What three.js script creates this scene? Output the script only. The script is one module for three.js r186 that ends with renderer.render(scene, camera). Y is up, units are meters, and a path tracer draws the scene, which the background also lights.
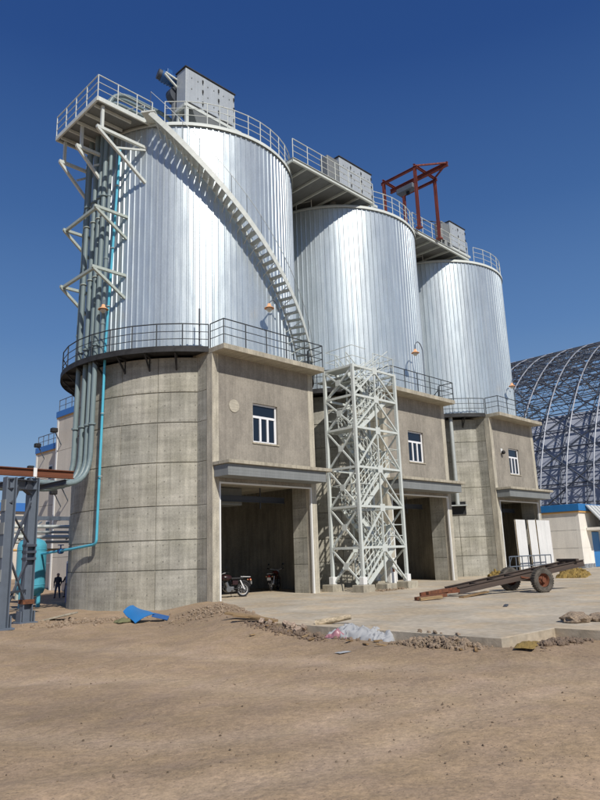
import * as THREE from 'three';
import { mergeGeometries, toCreasedNormals, mergeVertices } from 'three/addons/utils/BufferGeometryUtils.js';
import { RoundedBoxGeometry } from 'three/addons/geometries/RoundedBoxGeometry.js';
import { MarchingCubes } from 'three/addons/objects/MarchingCubes.js';

// ---------------------------------------------------------------- camera, sky, sun, exposure
const scene = new THREE.Scene();
const rad = Math.PI / 180;
const camera = new THREE.PerspectiveCamera(2 * Math.atan(400 / 664) / rad, 0.75, 0.1, 3000);
const CAM = new THREE.Vector3(-18.86, 1.648, 26.189);
{
  const y = 45.348 * rad, p = 13.1 * rad, r = -1.93 * rad;
  const fwd = new THREE.Vector3(Math.sin(y) * Math.cos(p), Math.sin(p), -Math.cos(y) * Math.cos(p));
  const right = new THREE.Vector3(Math.cos(y), 0, Math.sin(y));
  const up = new THREE.Vector3().crossVectors(right, fwd);
  const r2 = right.clone().multiplyScalar(Math.cos(r)).addScaledVector(up, Math.sin(r));
  const u2 = right.clone().multiplyScalar(-Math.sin(r)).addScaledVector(up, Math.cos(r));
  const m = new THREE.Matrix4().makeBasis(r2, u2, fwd.clone().negate());
  camera.quaternion.setFromRotationMatrix(m);
  camera.position.copy(CAM);
}
const SUN = new THREE.Vector3(-0.34, 1.0, 1.0).normalize();
{
  // clear sky: deep blue overhead, paler towards the horizon
  const W = 512, H = 256, d = new Float32Array(W * H * 4);
  const stops = [[-90, .20, .19, .17], [-2, .30, .37, .45], [0, .36, .47, .60], [4, .29, .42, .585], [10, .185, .32, .53], [18, .102, .215, .445], [28, .052, .132, .335], [40, .024, .074, .245], [60, .014, .05, .185], [90, .011, .042, .16]];
  for (let j = 0; j < H; j++) {
    const el = (j + .5) / H * 180 - 90;
    let k = 0; while (k < stops.length - 2 && el > stops[k + 1][0]) k++;
    const a = stops[k], b = stops[k + 1], t = Math.min(1, Math.max(0, (el - a[0]) / (b[0] - a[0])));
    for (let i = 0; i < W; i++) {
      const o = (j * W + i) * 4;
      for (let c = 0; c < 3; c++) d[o + c] = a[c + 1] + (b[c + 1] - a[c + 1]) * t;
      d[o + 3] = 1;
    }
  }
  const t = new THREE.DataTexture(d, W, H, THREE.RGBAFormat, THREE.FloatType);
  t.mapping = THREE.EquirectangularReflectionMapping; t.magFilter = t.minFilter = THREE.LinearFilter; t.needsUpdate = true;
  scene.background = t; scene.environment = t;
}
const sun = new THREE.DirectionalLight(new THREE.Color(1, .945, .86), 4.2);
sun.position.copy(SUN).multiplyScalar(80).add(new THREE.Vector3(8, 0, 6)); sun.target.position.set(8, 0, 6);
sun.castShadow = true; sun.shadow.mapSize.set(4096, 4096);
Object.assign(sun.shadow.camera, { left: -60, right: 60, top: 60, bottom: -60, near: 1, far: 250 });
scene.add(sun, sun.target);
const renderer = new THREE.WebGLRenderer({ antialias: true });
renderer.setSize(768, 1024);
renderer.toneMapping = THREE.LinearToneMapping;
renderer.toneMappingExposure = 1.0;
renderer.shadowMap.enabled = true;

// ---------------------------------------------------------------- helpers
let seed = 12345;
const rnd = () => { seed = (seed * 1664525 + 1013904223) >>> 0; return seed / 4294967296; };
const rr = (a, b) => a + (b - a) * rnd();
const V = (x, y, z) => new THREE.Vector3(x, y, z);
const hash2 = (x, y, s) => { let h = (x * 374761393 + y * 668265263 + s * 974634777) | 0; h = Math.imul(h ^ (h >>> 13), 1274126177); return ((h ^ (h >>> 16)) >>> 0) / 4294967296; };
function vnoise(x, y, px, py, s) {           // value noise, periodic when px,py > 0
  const xi = Math.floor(x), yi = Math.floor(y), fx = x - xi, fy = y - yi;
  const u = fx * fx * (3 - 2 * fx), v = fy * fy * (3 - 2 * fy);
  const w = (a, n) => n > 0 ? ((a % n) + n) % n : a;
  const a = hash2(w(xi, px), w(yi, py), s), b = hash2(w(xi + 1, px), w(yi, py), s), c = hash2(w(xi, px), w(yi + 1, py), s), d = hash2(w(xi + 1, px), w(yi + 1, py), s);
  return a + (b - a) * u + (c - a) * v + (a - b - c + d) * u * v;
}
function fbm(x, y, px, py, oct, s) { let r = 0, a = .5, t = 0; for (let i = 0; i < oct; i++) { r += a * vnoise(x, y, px, py, s + i * 17); t += a; a *= .5; x *= 2; y *= 2; px *= 2; py *= 2; } return r / t; }
function mkTex(n, fn, srgb, m = n) {
  const d = new Uint8Array(n * m * 4);
  for (let j = 0; j < m; j++) for (let i = 0; i < n; i++) {
    const c = fn(i / n, j / m), o = (j * n + i) * 4;
    d[o] = Math.max(0, Math.min(255, c[0] * 255)); d[o + 1] = Math.max(0, Math.min(255, c[1] * 255)); d[o + 2] = Math.max(0, Math.min(255, c[2] * 255)); d[o + 3] = 255;
  }
  const t = new THREE.DataTexture(d, n, m); t.wrapS = t.wrapT = THREE.RepeatWrapping; t.magFilter = THREE.LinearFilter; t.minFilter = THREE.LinearMipmapLinearFilter; t.generateMipmaps = true;
  if (srgb) t.colorSpace = THREE.SRGBColorSpace; t.needsUpdate = true; return t;
}
const rep = (t, s, s2 = s) => { const c = t.clone(); c.repeat.set(1 / s, 1 / s2); c.needsUpdate = true; return c; };
const g3 = v => [v, v, v];
const lin = (r, g, b) => new THREE.Color().setRGB(r, g, b);
const std = (o) => new THREE.MeshStandardMaterial(o);

const counts = {};
const numbered = n => { const k = counts[n] = (counts[n] ?? -1) + 1; return k ? n + '_' + String(k).padStart(3, '0') : n; };
function obj(name, geo, mat, parent) {
  if (Array.isArray(geo)) geo = merge(geo);
  const m = new THREE.Mesh(geo, mat); m.castShadow = m.receiveShadow = true;
  if (parent) { m.name = name; parent.add(m); } else { m.name = numbered(name); scene.add(m); }
  return m;
}
function merge(list) {
  const l = list.map(g => { const h = g.index ? g.toNonIndexed() : g; for (const k of Object.keys(h.attributes)) if (!['position', 'normal', 'uv'].includes(k)) h.deleteAttribute(k); if (!h.attributes.uv) h.setAttribute('uv', new THREE.BufferAttribute(new Float32Array(h.attributes.position.count * 2), 2)); return h; });
  return mergeGeometries(l);
}
function thing(name, label, category, pos = [0, 0, 0], turn = 0, group) {
  const o = new THREE.Group(); o.name = numbered(name); scene.add(o); o.position.set(...pos); o.rotation.y = turn;
  o.userData = { label, category }; if (group) o.userData.group = group; return o;
}
function tag(o, label, category, group) { o.userData.label = label; o.userData.category = category; if (group) o.userData.group = group; return o; }
function grp(name, parent) { const g = new THREE.Group(); g.name = name; parent.add(g); return g; }
// box with world-metre uv
function bx(x0, x1, y0, y1, z0, z1) {
  const g = new THREE.BoxGeometry(x1 - x0, y1 - y0, z1 - z0); g.translate((x0 + x1) / 2, (y0 + y1) / 2, (z0 + z1) / 2); return metreUV(g);
}
function metreUV(g) {
  if (g.index) g = g.toNonIndexed();
  const p = g.attributes.position, n = g.attributes.normal, u = new Float32Array(p.count * 2);
  for (let i = 0; i < p.count; i++) {
    const ax = Math.abs(n.getX(i)), ay = Math.abs(n.getY(i)), az = Math.abs(n.getZ(i));
    if (ay > ax && ay > az) { u[2 * i] = p.getX(i); u[2 * i + 1] = p.getZ(i); }
    else if (ax > az) { u[2 * i] = p.getZ(i); u[2 * i + 1] = p.getY(i); }
    else { u[2 * i] = p.getX(i); u[2 * i + 1] = p.getY(i); }
  }
  g.setAttribute('uv', new THREE.BufferAttribute(u, 2)); return g;
}
function rbx(x0, x1, y0, y1, z0, z1, r = .02, s = 2) { const g = new RoundedBoxGeometry(x1 - x0, y1 - y0, z1 - z0, s, r); g.translate((x0 + x1) / 2, (y0 + y1) / 2, (z0 + z1) / 2); return metreUV(g); }
const arr = a => Array.isArray(a) ? V(...a) : a;
function orient(g, a, b, up) {       // geometry built along +z, length given, centred -> between a and b
  const d = b.clone().sub(a), z = d.clone().normalize(); let u = up || (Math.abs(z.y) > .95 ? V(0, 0, 1) : V(0, 1, 0));
  const x = V(0, 0, 0).crossVectors(u, z).normalize(), y = V(0, 0, 0).crossVectors(z, x);
  const m = new THREE.Matrix4().makeBasis(x, y, z); m.setPosition(a.clone().add(b).multiplyScalar(.5)); g.applyMatrix4(m); return g;
}
function beam(a, b, w, h, up) { a = arr(a); b = arr(b); const L = a.distanceTo(b); return orient(metreUV(new THREE.BoxGeometry(w, h, L)), a, b, up && arr(up)); }
function rod(a, b, r, seg = 8) { a = arr(a); b = arr(b); const L = a.distanceTo(b); const g = new THREE.CylinderGeometry(r, r, L, seg, 1); g.rotateX(Math.PI / 2); return orient(g, a, b); }
function cone2(a, b, ra, rb, seg = 10) { a = arr(a); b = arr(b); const L = a.distanceTo(b); const g = new THREE.CylinderGeometry(rb, ra, L, seg, 1); g.rotateX(Math.PI / 2); return orient(g, a, b); }
function tube(pts, r, ts = 24, rs = 8) { return new THREE.TubeGeometry(new THREE.CatmullRomCurve3(pts.map(arr), false, 'catmullrom', .15), ts, r, rs, false); }
function ibeam(a, b, w, h, t, up) { // I section
  a = arr(a); b = arr(b); const L = a.distanceTo(b);
  const g = merge([new THREE.BoxGeometry(w, t, L).translate(0, h / 2 - t / 2, 0), new THREE.BoxGeometry(w, t, L).translate(0, -h / 2 + t / 2, 0), new THREE.BoxGeometry(t, h - 2 * t, L)]);
  return orient(g, a, b, up && arr(up));
}
const polar = (az, r, y) => V(Math.sin(az * rad) * r, y, Math.cos(az * rad) * r);
// bent polyline pipe with rounded corners of radius q
function pipe(pts, r, q = .4, rs = 10) {
  pts = pts.map(arr); const path = new THREE.CurvePath(); let cur = pts[0];
  for (let i = 1; i < pts.length - 1; i++) {
    const a = pts[i - 1].clone().sub(pts[i]), b = pts[i + 1].clone().sub(pts[i]);
    const k = Math.min(q, a.length() * .49, b.length() * .49);
    const p0 = pts[i].clone().addScaledVector(a.normalize(), k), p1 = pts[i].clone().addScaledVector(b.normalize(), k);
    if (cur.distanceTo(p0) > 1e-3) path.add(new THREE.LineCurve3(cur, p0));
    path.add(new THREE.QuadraticBezierCurve3(p0, pts[i], p1)); cur = p1;
  }
  path.add(new THREE.LineCurve3(cur, pts[pts.length - 1]));
  const out = [];
  for (const c of path.curves) { const t = c.isLineCurve3 ? 1 : 8; out.push(new THREE.TubeGeometry(c, t, r, rs, false)); }
  return out;
}

// ---------------------------------------------------------------- procedural materials
const paintTex = mkTex(512, (u, v) => { const a = fbm(u * 4, v * 4, 4, 4, 4, 131), f = fbm(u * 80, v * 80, 80, 80, 2, 132), s = fbm(u * 26, v * 2, 26, 2, 3, 133); const k = .86 + .07 * (a - .5) + .05 * (f - .5) + .06 * (s - .5); return g3(k); }, true);
const nA = mkTex(512, (u, v) => g3(fbm(u * 6, v * 6, 6, 6, 6, 3)));                       // soft blotches, fine grain
const concTex = mkTex(1024, (u, v) => {
  const a = fbm(u * 5, v * 5, 5, 5, 5, 11), st = fbm(u * 34, v * 3, 34, 3, 3, 21), f = fbm(u * 90, v * 90, 90, 90, 2, 31), b2 = fbm(u * 2, v * 3, 2, 3, 3, 77);
  let k = .69 + .16 * (a - .5) + .17 * (st - .5) + .12 * (f - .5) + .13 * (b2 - .5);
  const pit = vnoise(u * 160, v * 160, 160, 160, 5) > .93 ? -.08 : 0; k += pit;
  const w = .5 + (b2 - .5) * .6;
  return [k * (1.0 + .02 * w), k * .98, k * (.915 - .03 * w)];
}, true);
const castTex = mkTex(1024, (u, v) => {   // formwork-cast face: pour bands, drips, tie holes
  const a = fbm(u * 5, v * 5, 5, 5, 5, 11), st = fbm(u * 40, v * 2, 40, 2, 3, 22), hz = fbm(u * 2, v * 26, 2, 26, 4, 23), f = fbm(u * 90, v * 90, 90, 90, 2, 31), pt = fbm(u * 3, v * 4, 3, 4, 3, 24);
  let k = .69 + .14 * (a - .5) + .15 * (st - .5) + .14 * (hz - .5) + .11 * (f - .5) + .12 * (pt - .5);
  const gu = u * 5 - Math.floor(u * 5) - .5, gv = v * 5 - Math.floor(v * 5) - .5, d = Math.hypot(gu, gv) * .62; if (d < .022) k *= .74; else if (d < .04) k *= .95;
  return [k, k * .982, k * (.905 + .03 * (pt - .5))];
}, true);
const concBump = mkTex(512, (u, v) => { const f = fbm(u * 60, v * 60, 60, 60, 3, 41), a = fbm(u * 8, v * 8, 8, 8, 3, 42); return g3(.5 + .5 * (f - .5) + .5 * (a - .5) - (vnoise(u * 90, v * 90, 90, 90, 6) > .9 ? .3 : 0)); });
const plastTex = mkTex(512, (u, v) => {
  const a = fbm(u * 4, v * 4, 4, 4, 5, 51), f = fbm(u * 70, v * 70, 70, 70, 2, 52), sw = fbm(u * 14 + 3 * a, v * 9, 14, 9, 3, 53);
  const dr = fbm(u * 46, v * 2, 46, 2, 3, 54); const k = .62 + .11 * (a - .5) + .09 * (f - .5) + .08 * (sw - .5) + .10 * (dr - .5); return [k * 1.0, k * .965, k * .895];
}, true);
const dirtTex = mkTex(1024, (u, v) => {
  const a = fbm(u * 6, v * 6, 6, 6, 5, 61), f = fbm(u * 64, v * 64, 64, 64, 4, 62), g = vnoise(u * 220, v * 220, 220, 220, 63);
  let k = .78 + .12 * (a - .5) + .17 * (f - .5) + .10 * (g - .5);
  const peb = vnoise(u * 128, v * 128, 128, 128, 64); if (peb > .97) k -= .12; else if (peb < .03) k += .08;
  const w = fbm(u * 9, v * 9, 9, 9, 3, 65) - .5;
  return [k * (1 + .03 * w), k * (.876 + .03 * w), k * (.722 + .08 * w)];
}, true);
const dirtBump = mkTex(1024, (u, v) => { const f = fbm(u * 50, v * 50, 50, 50, 4, 71), g = fbm(u * 12, v * 12, 12, 12, 4, 72), peb = vnoise(u * 128, v * 128, 128, 128, 64); return g3(.45 + .6 * (f - .5) + .5 * (g - .5) + (peb > .93 ? .35 : 0)); });
const slabTex = mkTex(1024, (u, v) => {
  const a = fbm(u * 4, v * 4, 4, 4, 6, 81), f = fbm(u * 60, v * 60, 60, 60, 3, 82), d = fbm(u * 7 + 2 * a, v * 7, 7, 7, 4, 83);
  const dust = Math.max(0, Math.min(1, (d - .45) * 4));
  const k = .66 + .20 * (a - .5) + .14 * (f - .5);
  return [k * (.98 + .02 * dust), k * (.95 - .01 * dust), k * (.89 - .05 * dust)];
}, true);
const galvTex = mkTex(512, (u, v) => { const s = fbm(u * 40, v * 2, 40, 2, 3, 91), c = fbm(u * 5, v * 5, 5, 5, 4, 92), sp = vnoise(u * 120, v * 120, 120, 120, 93); const k = .88 + .08 * (s - .5) + .07 * (c - .5) + .05 * (sp - .5); return [k * .99, k, k * 1.0]; }, true);
const galvRough = mkTex(512, (u, v) => { const s = fbm(u * 30, v * 3, 30, 3, 3, 94), c = fbm(u * 8, v * 8, 8, 8, 4, 95); return [1, .78 + .22 * (s - .5) + .2 * (c - .5), 1]; });
const galvBump = mkTex(512, (u, v) => g3(.5 + .9 * (fbm(u * 5, v * 4, 5, 4, 3, 96) - .5)));
const rustTex = mkTex(256, (u, v) => { const a = fbm(u * 8, v * 8, 8, 8, 5, 101), b = fbm(u * 30, v * 30, 30, 30, 3, 102); const k = .5 + .7 * (a - .5) + .4 * (b - .5); return [.30 + .28 * k, .20 + .16 * k, .15 + .10 * k]; }, true);
const redTex = mkTex(256, (u, v) => { const a = fbm(u * 8, v * 8, 8, 8, 5, 105); const k = .7 + .6 * (a - .5); return [.66 * k, .31 * k, .25 * k]; }, true);
const woodTex = mkTex(256, (u, v) => { const a = fbm(u * 3, v * 40, 3, 40, 4, 111), k = .62 + .5 * (a - .5); return [k, k * .84, k * .62]; }, true);

const M = {};
const concVar = [[1, 1, 1], [.94, .945, .95], [1.06, 1.05, 1.03], [.97, .96, .94], [.88, .88, .87]];
M.concrete = concVar.map((c, i) => std({ map: rep(castTex, 3.1), bumpMap: rep(concBump, 1.3), bumpScale: .006, roughness: .93, color: lin(c[0] * .84, c[1] * .845, c[2] * .865) }));
M.concCore = std({ map: rep(concTex, 3.7), roughness: .95, color: lin(.84, .84, .84) });
M.plaster = std({ map: rep(plastTex, 2.7), bumpMap: rep(concBump, .9), bumpScale: .003, roughness: .95, color: lin(.83, .82, .82) });
M.column = std({ map: rep(concTex, 2.2), bumpMap: rep(concBump, 1.1), bumpScale: .005, roughness: .92, color: lin(1.0, .99, .97) });
M.slabConc = std({ map: rep(concTex, 2.6), bumpMap: rep(concBump, 1.1), bumpScale: .004, roughness: .92, color: lin(.86, .84, .80) });
M.apron = std({ map: rep(slabTex, 6.3), bumpMap: rep(concBump, 1.7), bumpScale: .006, roughness: .92, color: lin(1.14, 1.07, .97) });
M.dirt = std({ map: rep(dirtTex, 3.3), bumpMap: rep(dirtBump, 2.9), bumpScale: .018, roughness: 1, vertexColors: true });
M.galv = [[.79, .86, .90], [.77, .84, .88], [.80, .865, .90], [.78, .84, .875]].map((c, i) => std({ map: rep(galvTex, 2.3 + i * .3, 4.1 + i), roughnessMap: rep(galvRough, 1.9, 5 + i), bumpMap: rep(galvBump, 1.1, 2.6 + i * .4), bumpScale: .0012, metalness: .6, roughness: .5, color: lin(...c) }));
M.galvPlain = std({ map: rep(galvTex, 1.7), metalness: .7, roughness: .5, color: lin(.72, .75, .78) });
M.zinc = std({ map: rep(galvTex, 1.2), metalness: .25, roughness: .55, color: lin(.62, .65, .64) });
M.whiteSteel = std({ map: rep(galvTex, 1.1), roughness: .55, color: lin(.80, .83, .79) });
M.paleGreen = std({ map: rep(galvTex, .9), roughness: .5, color: lin(.56, .62, .57) });
M.railDark = std({ roughness: .5, metalness: .3, color: lin(.055, .062, .07) });
M.ringDark = std({ map: rep(nA, 1.4), roughness: .7, color: lin(.05, .05, .052) });
M.pipeGrey = std({ map: rep(galvTex, 1.5), roughness: .45, color: lin(.27, .345, .36) });
M.cyan = std({ map: rep(galvTex, 1.5), roughness: .42, color: lin(.13, .62, .84) });
M.cyanTank = std({ map: rep(galvTex, 1.9), roughness: .4, color: lin(.12, .52, .68) });
M.rackGrey = std({ map: rep(galvTex, 1.3), roughness: .5, color: lin(.16, .19, .24) });
M.rackDark = std({ roughness: .6, color: lin(.055, .065, .085) });
M.rust = std({ map: rep(rustTex, .8), bumpMap: rep(nA, .3), bumpScale: .003, roughness: .9, color: lin(.95, .85, .8) });
M.rustDark = std({ map: rep(rustTex, .9), bumpMap: rep(nA, .3), bumpScale: .003, roughness: .9, color: lin(.50, .95, 1.5) });
M.redSteel = std({ map: rep(redTex, .9), roughness: .7, color: lin(1, 1, 1) });
M.shutter = std({ map: rep(galvTex, 1.9), roughness: .6, color: lin(.30, .31, .31) });
M.whiteTrim = std({ roughness: .5, color: lin(.78, .78, .76) });
M.frame = std({ roughness: .35, color: lin(.82, .83, .85) });
M.glass = std({ roughness: .06, metalness: 0, color: lin(.012, .018, .03) });
M.black = std({ roughness: .7, color: lin(.014, .014, .016) });
M.rubber = std({ map: rep(nA, .3), roughness: .95, color: lin(.17, .15, .125) });
M.interior = std({ map: rep(concTex, 3.3), roughness: .95, color: lin(.84, .84, .84) });
M.filter = std({ map: rep(galvTex, 2.1), roughness: .45, metalness: .15, color: lin(.60, .64, .68) });
M.filterGrey = std({ map: rep(galvTex, 1.2), roughness: .5, metalness: .2, color: lin(.30, .31, .31) });
M.blue = std({ map: rep(paintTex, 1.3), roughness: .45, color: lin(.03, .24, .62) });
M.blueDeep = std({ roughness: .4, color: lin(.02, .10, .30) });
M.lampHead = std({ roughness: .5, color: lin(.80, .42, .22) });
M.lampGlass = new THREE.MeshPhysicalMaterial({ roughness: .2, transmission: .4, color: lin(.8, .75, .65) });
M.whitePanel = std({ map: rep(paintTex, 2.5), roughness: .75, color: lin(1.0, 1.0, .98) });
M.officeWall = std({ map: rep(paintTex, 3.1), roughness: .85, color: lin(1.14, 1.09, .99) });
M.officePlinth = std({ map: rep(nA, 1), roughness: .8, color: lin(.45, .48, .52) });
M.orange = std({ roughness: .6, color: lin(.62, .36, .12) });
M.wood = std({ map: rep(woodTex, .7, .35), roughness: .9, color: lin(.80, .80, .80) });
M.woodGrey = std({ map: rep(woodTex, .7, .35), roughness: .95, color: lin(.62, .58, .52) });
M.woodRed = std({ map: rep(rustTex, .6), roughness: .9, color: lin(.95, .95, .9) });
M.brick = std({ map: rep(nA, .4), bumpMap: rep(nA, .15), bumpScale: .004, roughness: .95, color: lin(.72, .55, .42) });
M.clod = [[.50, .40, .30], [.42, .33, .26], [.58, .47, .36]].map(c => std({ map: rep(nA, .3), bumpMap: rep(nA, .12), bumpScale: .006, roughness: 1, color: lin(c[0] * 1.1, c[1] * 1.05, c[2] * 1.0) }));
M.straw = std({ map: rep(woodTex, .4), roughness: 1, color: lin(.72, .72, .40) });
M.plastic = new THREE.MeshPhysicalMaterial({ roughness: .7, color: lin(.36, .37, .38), side: THREE.DoubleSide });
M.hallTube = std({ roughness: .45, metalness: .2, color: lin(.10, .12, .16) });
M.hallRib = std({ roughness: .45, metalness: .3, color: lin(.36, .38, .42) });
M.hallSheet = std({ map: rep(paintTex, 5), roughness: .6, color: lin(.50, .54, .64), side: THREE.DoubleSide });
M.farWall = std({ map: rep(paintTex, 6), roughness: .85, color: lin(.86, .79, .68) });
M.farBlue = std({ roughness: .5, color: lin(.04, .17, .50) });

// ---------------------------------------------------------------- ground and concrete apron
const smooth = (a, b, x) => { const t = Math.max(0, Math.min(1, (x - a) / (b - a))); return t * t * (3 - 2 * t); };
const gauss = (x, z, cx, cz, sx, sz, ang = 0) => { const c = Math.cos(ang), s = Math.sin(ang), dx = x - cx, dz = z - cz, a = (dx * c + dz * s) / sx, b = (-dx * s + dz * c) / sz; return Math.exp(-(a * a + b * b) * .5); };
// tyre tracks across the yard: distance to a few long curves
const tracks = [[.55, [-15.5, 9], [-13.71, 13.24], [-12.2, 15.6], [-11.7, 18.4], [-10.49, 20.5], [-7.72, 21.6], [2, 25]], [.42, [-22, 19.2], [-15.82, 20.75], [-14.16, 21.3], [-11.71, 21.42], [-8.68, 21.98], [-2, 23.8]], [.5, [-12.5, 2], [-11.63, 7.89], [-10.34, 12.89], [-9.74, 16.95], [-9.25, 19.27], [-7.5, 20.9]], [.4, [-17, 12], [-15.22, 17.14], [-14.44, 19.31], [-12.77, 20.3], [-9, 21.2]]];
function trackW(x, z) {
  let w = 0; const jx = x + .5 * (fbm(x * .6, z * .6, 0, 0, 2, 7) - .5), jz = z + .5 * (fbm(x * .6 + 40, z * .6, 0, 0, 2, 9) - .5);
  for (const tr of tracks) {
    let d = 99; for (let i = 1; i < tr.length - 1; i++) { const [ax, az] = tr[i], [bx_, bz] = tr[i + 1], ux = bx_ - ax, uz = bz - az; let t = ((jx - ax) * ux + (jz - az) * uz) / (ux * ux + uz * uz); t = t < 0 ? 0 : t > 1 ? 1 : t; d = Math.min(d, Math.hypot(jx - ax - ux * t, jz - az - uz * t)); }
    d /= tr[0]; w = Math.max(w, Math.exp(-d * d * 1.2));
  }
  return w * (.75 + .5 * (fbm(x * 2.2, z * 2.2, 0, 0, 3, 27) - .2));
}
function groundH(x, z) {
  const dist = Math.hypot(x - CAM.x, z - CAM.z);
  let h = -.25;
  const sd = (x + 2.14) * .87 + (z - 5.0) * .49 + .35 * (fbm(x * .9, z * .9, 0, 0, 3, 8) - .5);   // loose soil banked along the slanting edge of the apron
  const bank = smooth(.3, -.2, sd) * smooth(-3.0, -.5, sd) * smooth(15, 12.5, z) * smooth(3.2, 5.2, z);
  h += .29 * bank + .12 * gauss(x, z, -5.3, 8.3, 1.0, .8, .9) * smooth(.4, -.4, sd) + .10 * gauss(x, z, -8.6, 7.0, 1.3, .8);
  h += .10 * gauss(x, z, -7.6, 18.6, 1.1, .5, 1.2) + .10 * gauss(x, z, -6.2, 20.3, .9, .35, .1) + .09 * gauss(x, z, -7.5, 15.3, .5, 1.6);
  h -= .10 * gauss(x, z, -15, 13, 4, 3);
  const back = smooth(-3, -20, z) * smooth(16, 2, x); h -= .62 * back;
  const slope = smooth(-9.5, -13, x) * smooth(2, 8, z); h -= .05 * slope;
  const tr = trackW(x, z); h -= .03 * tr;
  const far = 1 - smooth(40, 90, dist);
  const apronIn = ((x > -6.9 && z < 19.5) || (x > -4.8 && z < 40)) && sd > .1;
  const rough = (1 - .65 * tr);
  h += far * rough * (.09 * (fbm(x * .55, z * .55, 0, 0, 3, 13) - .5) + .07 * (fbm(x * 1.3, z * 1.3, 0, 0, 3, 14) - .5) + .018 * (fbm(x * 4.5, z * 4.5, 0, 0, 1, 15) - .5));
  if (apronIn && z > -8 && x < 60) h = Math.min(h, -.02 - .1 * smooth(.1, .6, sd));
  // inside the silos the floor is the slab
  if (x > -2.9 && Math.abs(z) < 5.6 && x < 60) h = Math.min(h, -.06);
  if (Math.hypot(x, z) < 5.3) h = Math.min(h, -.06);
  return h;
}
{
  const ca = Math.atan2(Math.cos(45.348 * rad), Math.sin(45.348 * rad)); // not symmetric on purpose: angle measured below
  const yaw = 45.348, angs = [];
  for (let a = -180; a < -42; a += 4) angs.push(a);
  for (let a = -42; a < 42; a += .22) angs.push(a);
  for (let a = 42; a <= 180.01; a += 3) angs.push(a);
  angs[angs.length - 1] = 180;
  const rs = [0]; let r = .6; while (r < 1500) { rs.push(r); r *= r < 3 ? 1.08 : r < 40 ? 1.0085 : 1.06; }
  const n = angs.length, pos = [], uv = [], col = [], idx = [];
  for (const q of rs) for (const a of angs) {
    const t = (yaw + a) * rad, x = CAM.x + Math.sin(t) * q, z = CAM.z - Math.cos(t) * q;
    pos.push(x, groundH(x, z), z); uv.push(x, z);
    const tr = trackW(x, z), b = fbm(x * .35, z * .35, 0, 0, 4, 23) - .5, b2 = fbm(x * 1.4, z * 1.4, 0, 0, 3, 24) - .5;
    const pile = gauss(x, z, -5.6, 8.8, 1.8, 1.2, .9) + gauss(x, z, -7.4, 16, .9, 3.5) + gauss(x, z, -6, 20.4, 2, .6) + .9 * gauss(x, z, -14.4, 17.0, 1.5, 1.0, .9) + .7 * gauss(x, z, -11.6, 10.5, 1.6, 1.6);
    // dry compacted dust in the wheel tracks is paler and greyer, freshly dug soil browner
    let k = .60 + .13 * b + .06 * b2 + .13 * tr - .10 * Math.min(1, pile);
    col.push(k * (1.02 - .03 * tr), k * (.985), k * (.96 + .05 * tr));
  }
  for (let i = 0; i < rs.length - 1; i++) for (let j = 0; j < n - 1; j++) { const a = i * n + j, b = a + 1, c = a + n, d = c + 1; idx.push(a, b, c, b, d, c); }
  const g = new THREE.BufferGeometry();
  g.setAttribute('position', new THREE.Float32BufferAttribute(pos, 3)); g.setAttribute('uv', new THREE.Float32BufferAttribute(uv, 2)); g.setAttribute('color', new THREE.Float32BufferAttribute(col, 3)); g.setIndex(idx); g.computeVertexNormals();
  if (g.attributes.normal.getY(n * 20 + 5) < 0) { for (let i = 0; i < idx.length; i += 3) { const t = idx[i]; idx[i] = idx[i + 1]; idx[i + 1] = t; } g.setIndex(idx); g.computeVertexNormals(); }
  const m = obj('dirt_ground', g, M.dirt); m.userData.kind = 'structure';
}
{
  // two pours of the yard slab: the nearer one steps forward
  const a = grp('concrete_apron', scene); a.userData.kind = 'structure';
  const plate = (pts, y0, y1) => { const s = new THREE.Shape(pts.map(p => new THREE.Vector2(p[0], -p[1]))); const g = new THREE.ExtrudeGeometry(s, { depth: y1 - y0 - .02, bevelEnabled: true, bevelSize: .015, bevelThickness: .01, bevelSegments: 1 }); g.rotateX(-Math.PI / 2); g.translate(0, y0 + .01, 0); return metreUV(g); };
  obj('slab_pour', plate([[-6.94, 12.9], [-4.97, 9.45], [-4.97, 19.62], [-6.94, 19.5]], -.5, 0), M.apron, a);
  obj('slab_pour', plate([[-4.94, 9.4], [-2.5, 5.15], [-2.5, -6], [2.4, -6], [2.4, 44], [-4.94, 44]], -.5, .004), M.apron, a);
  obj('slab_pour', plate([[2.42, -6], [12.6, -6], [12.6, 44], [2.42, 44]], -.5, .001), M.apron, a);
  obj('slab_pour', plate([[12.62, -6], [70, -6], [70, 44], [12.62, 44]], -.5, .003), M.apron, a);
}

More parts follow.
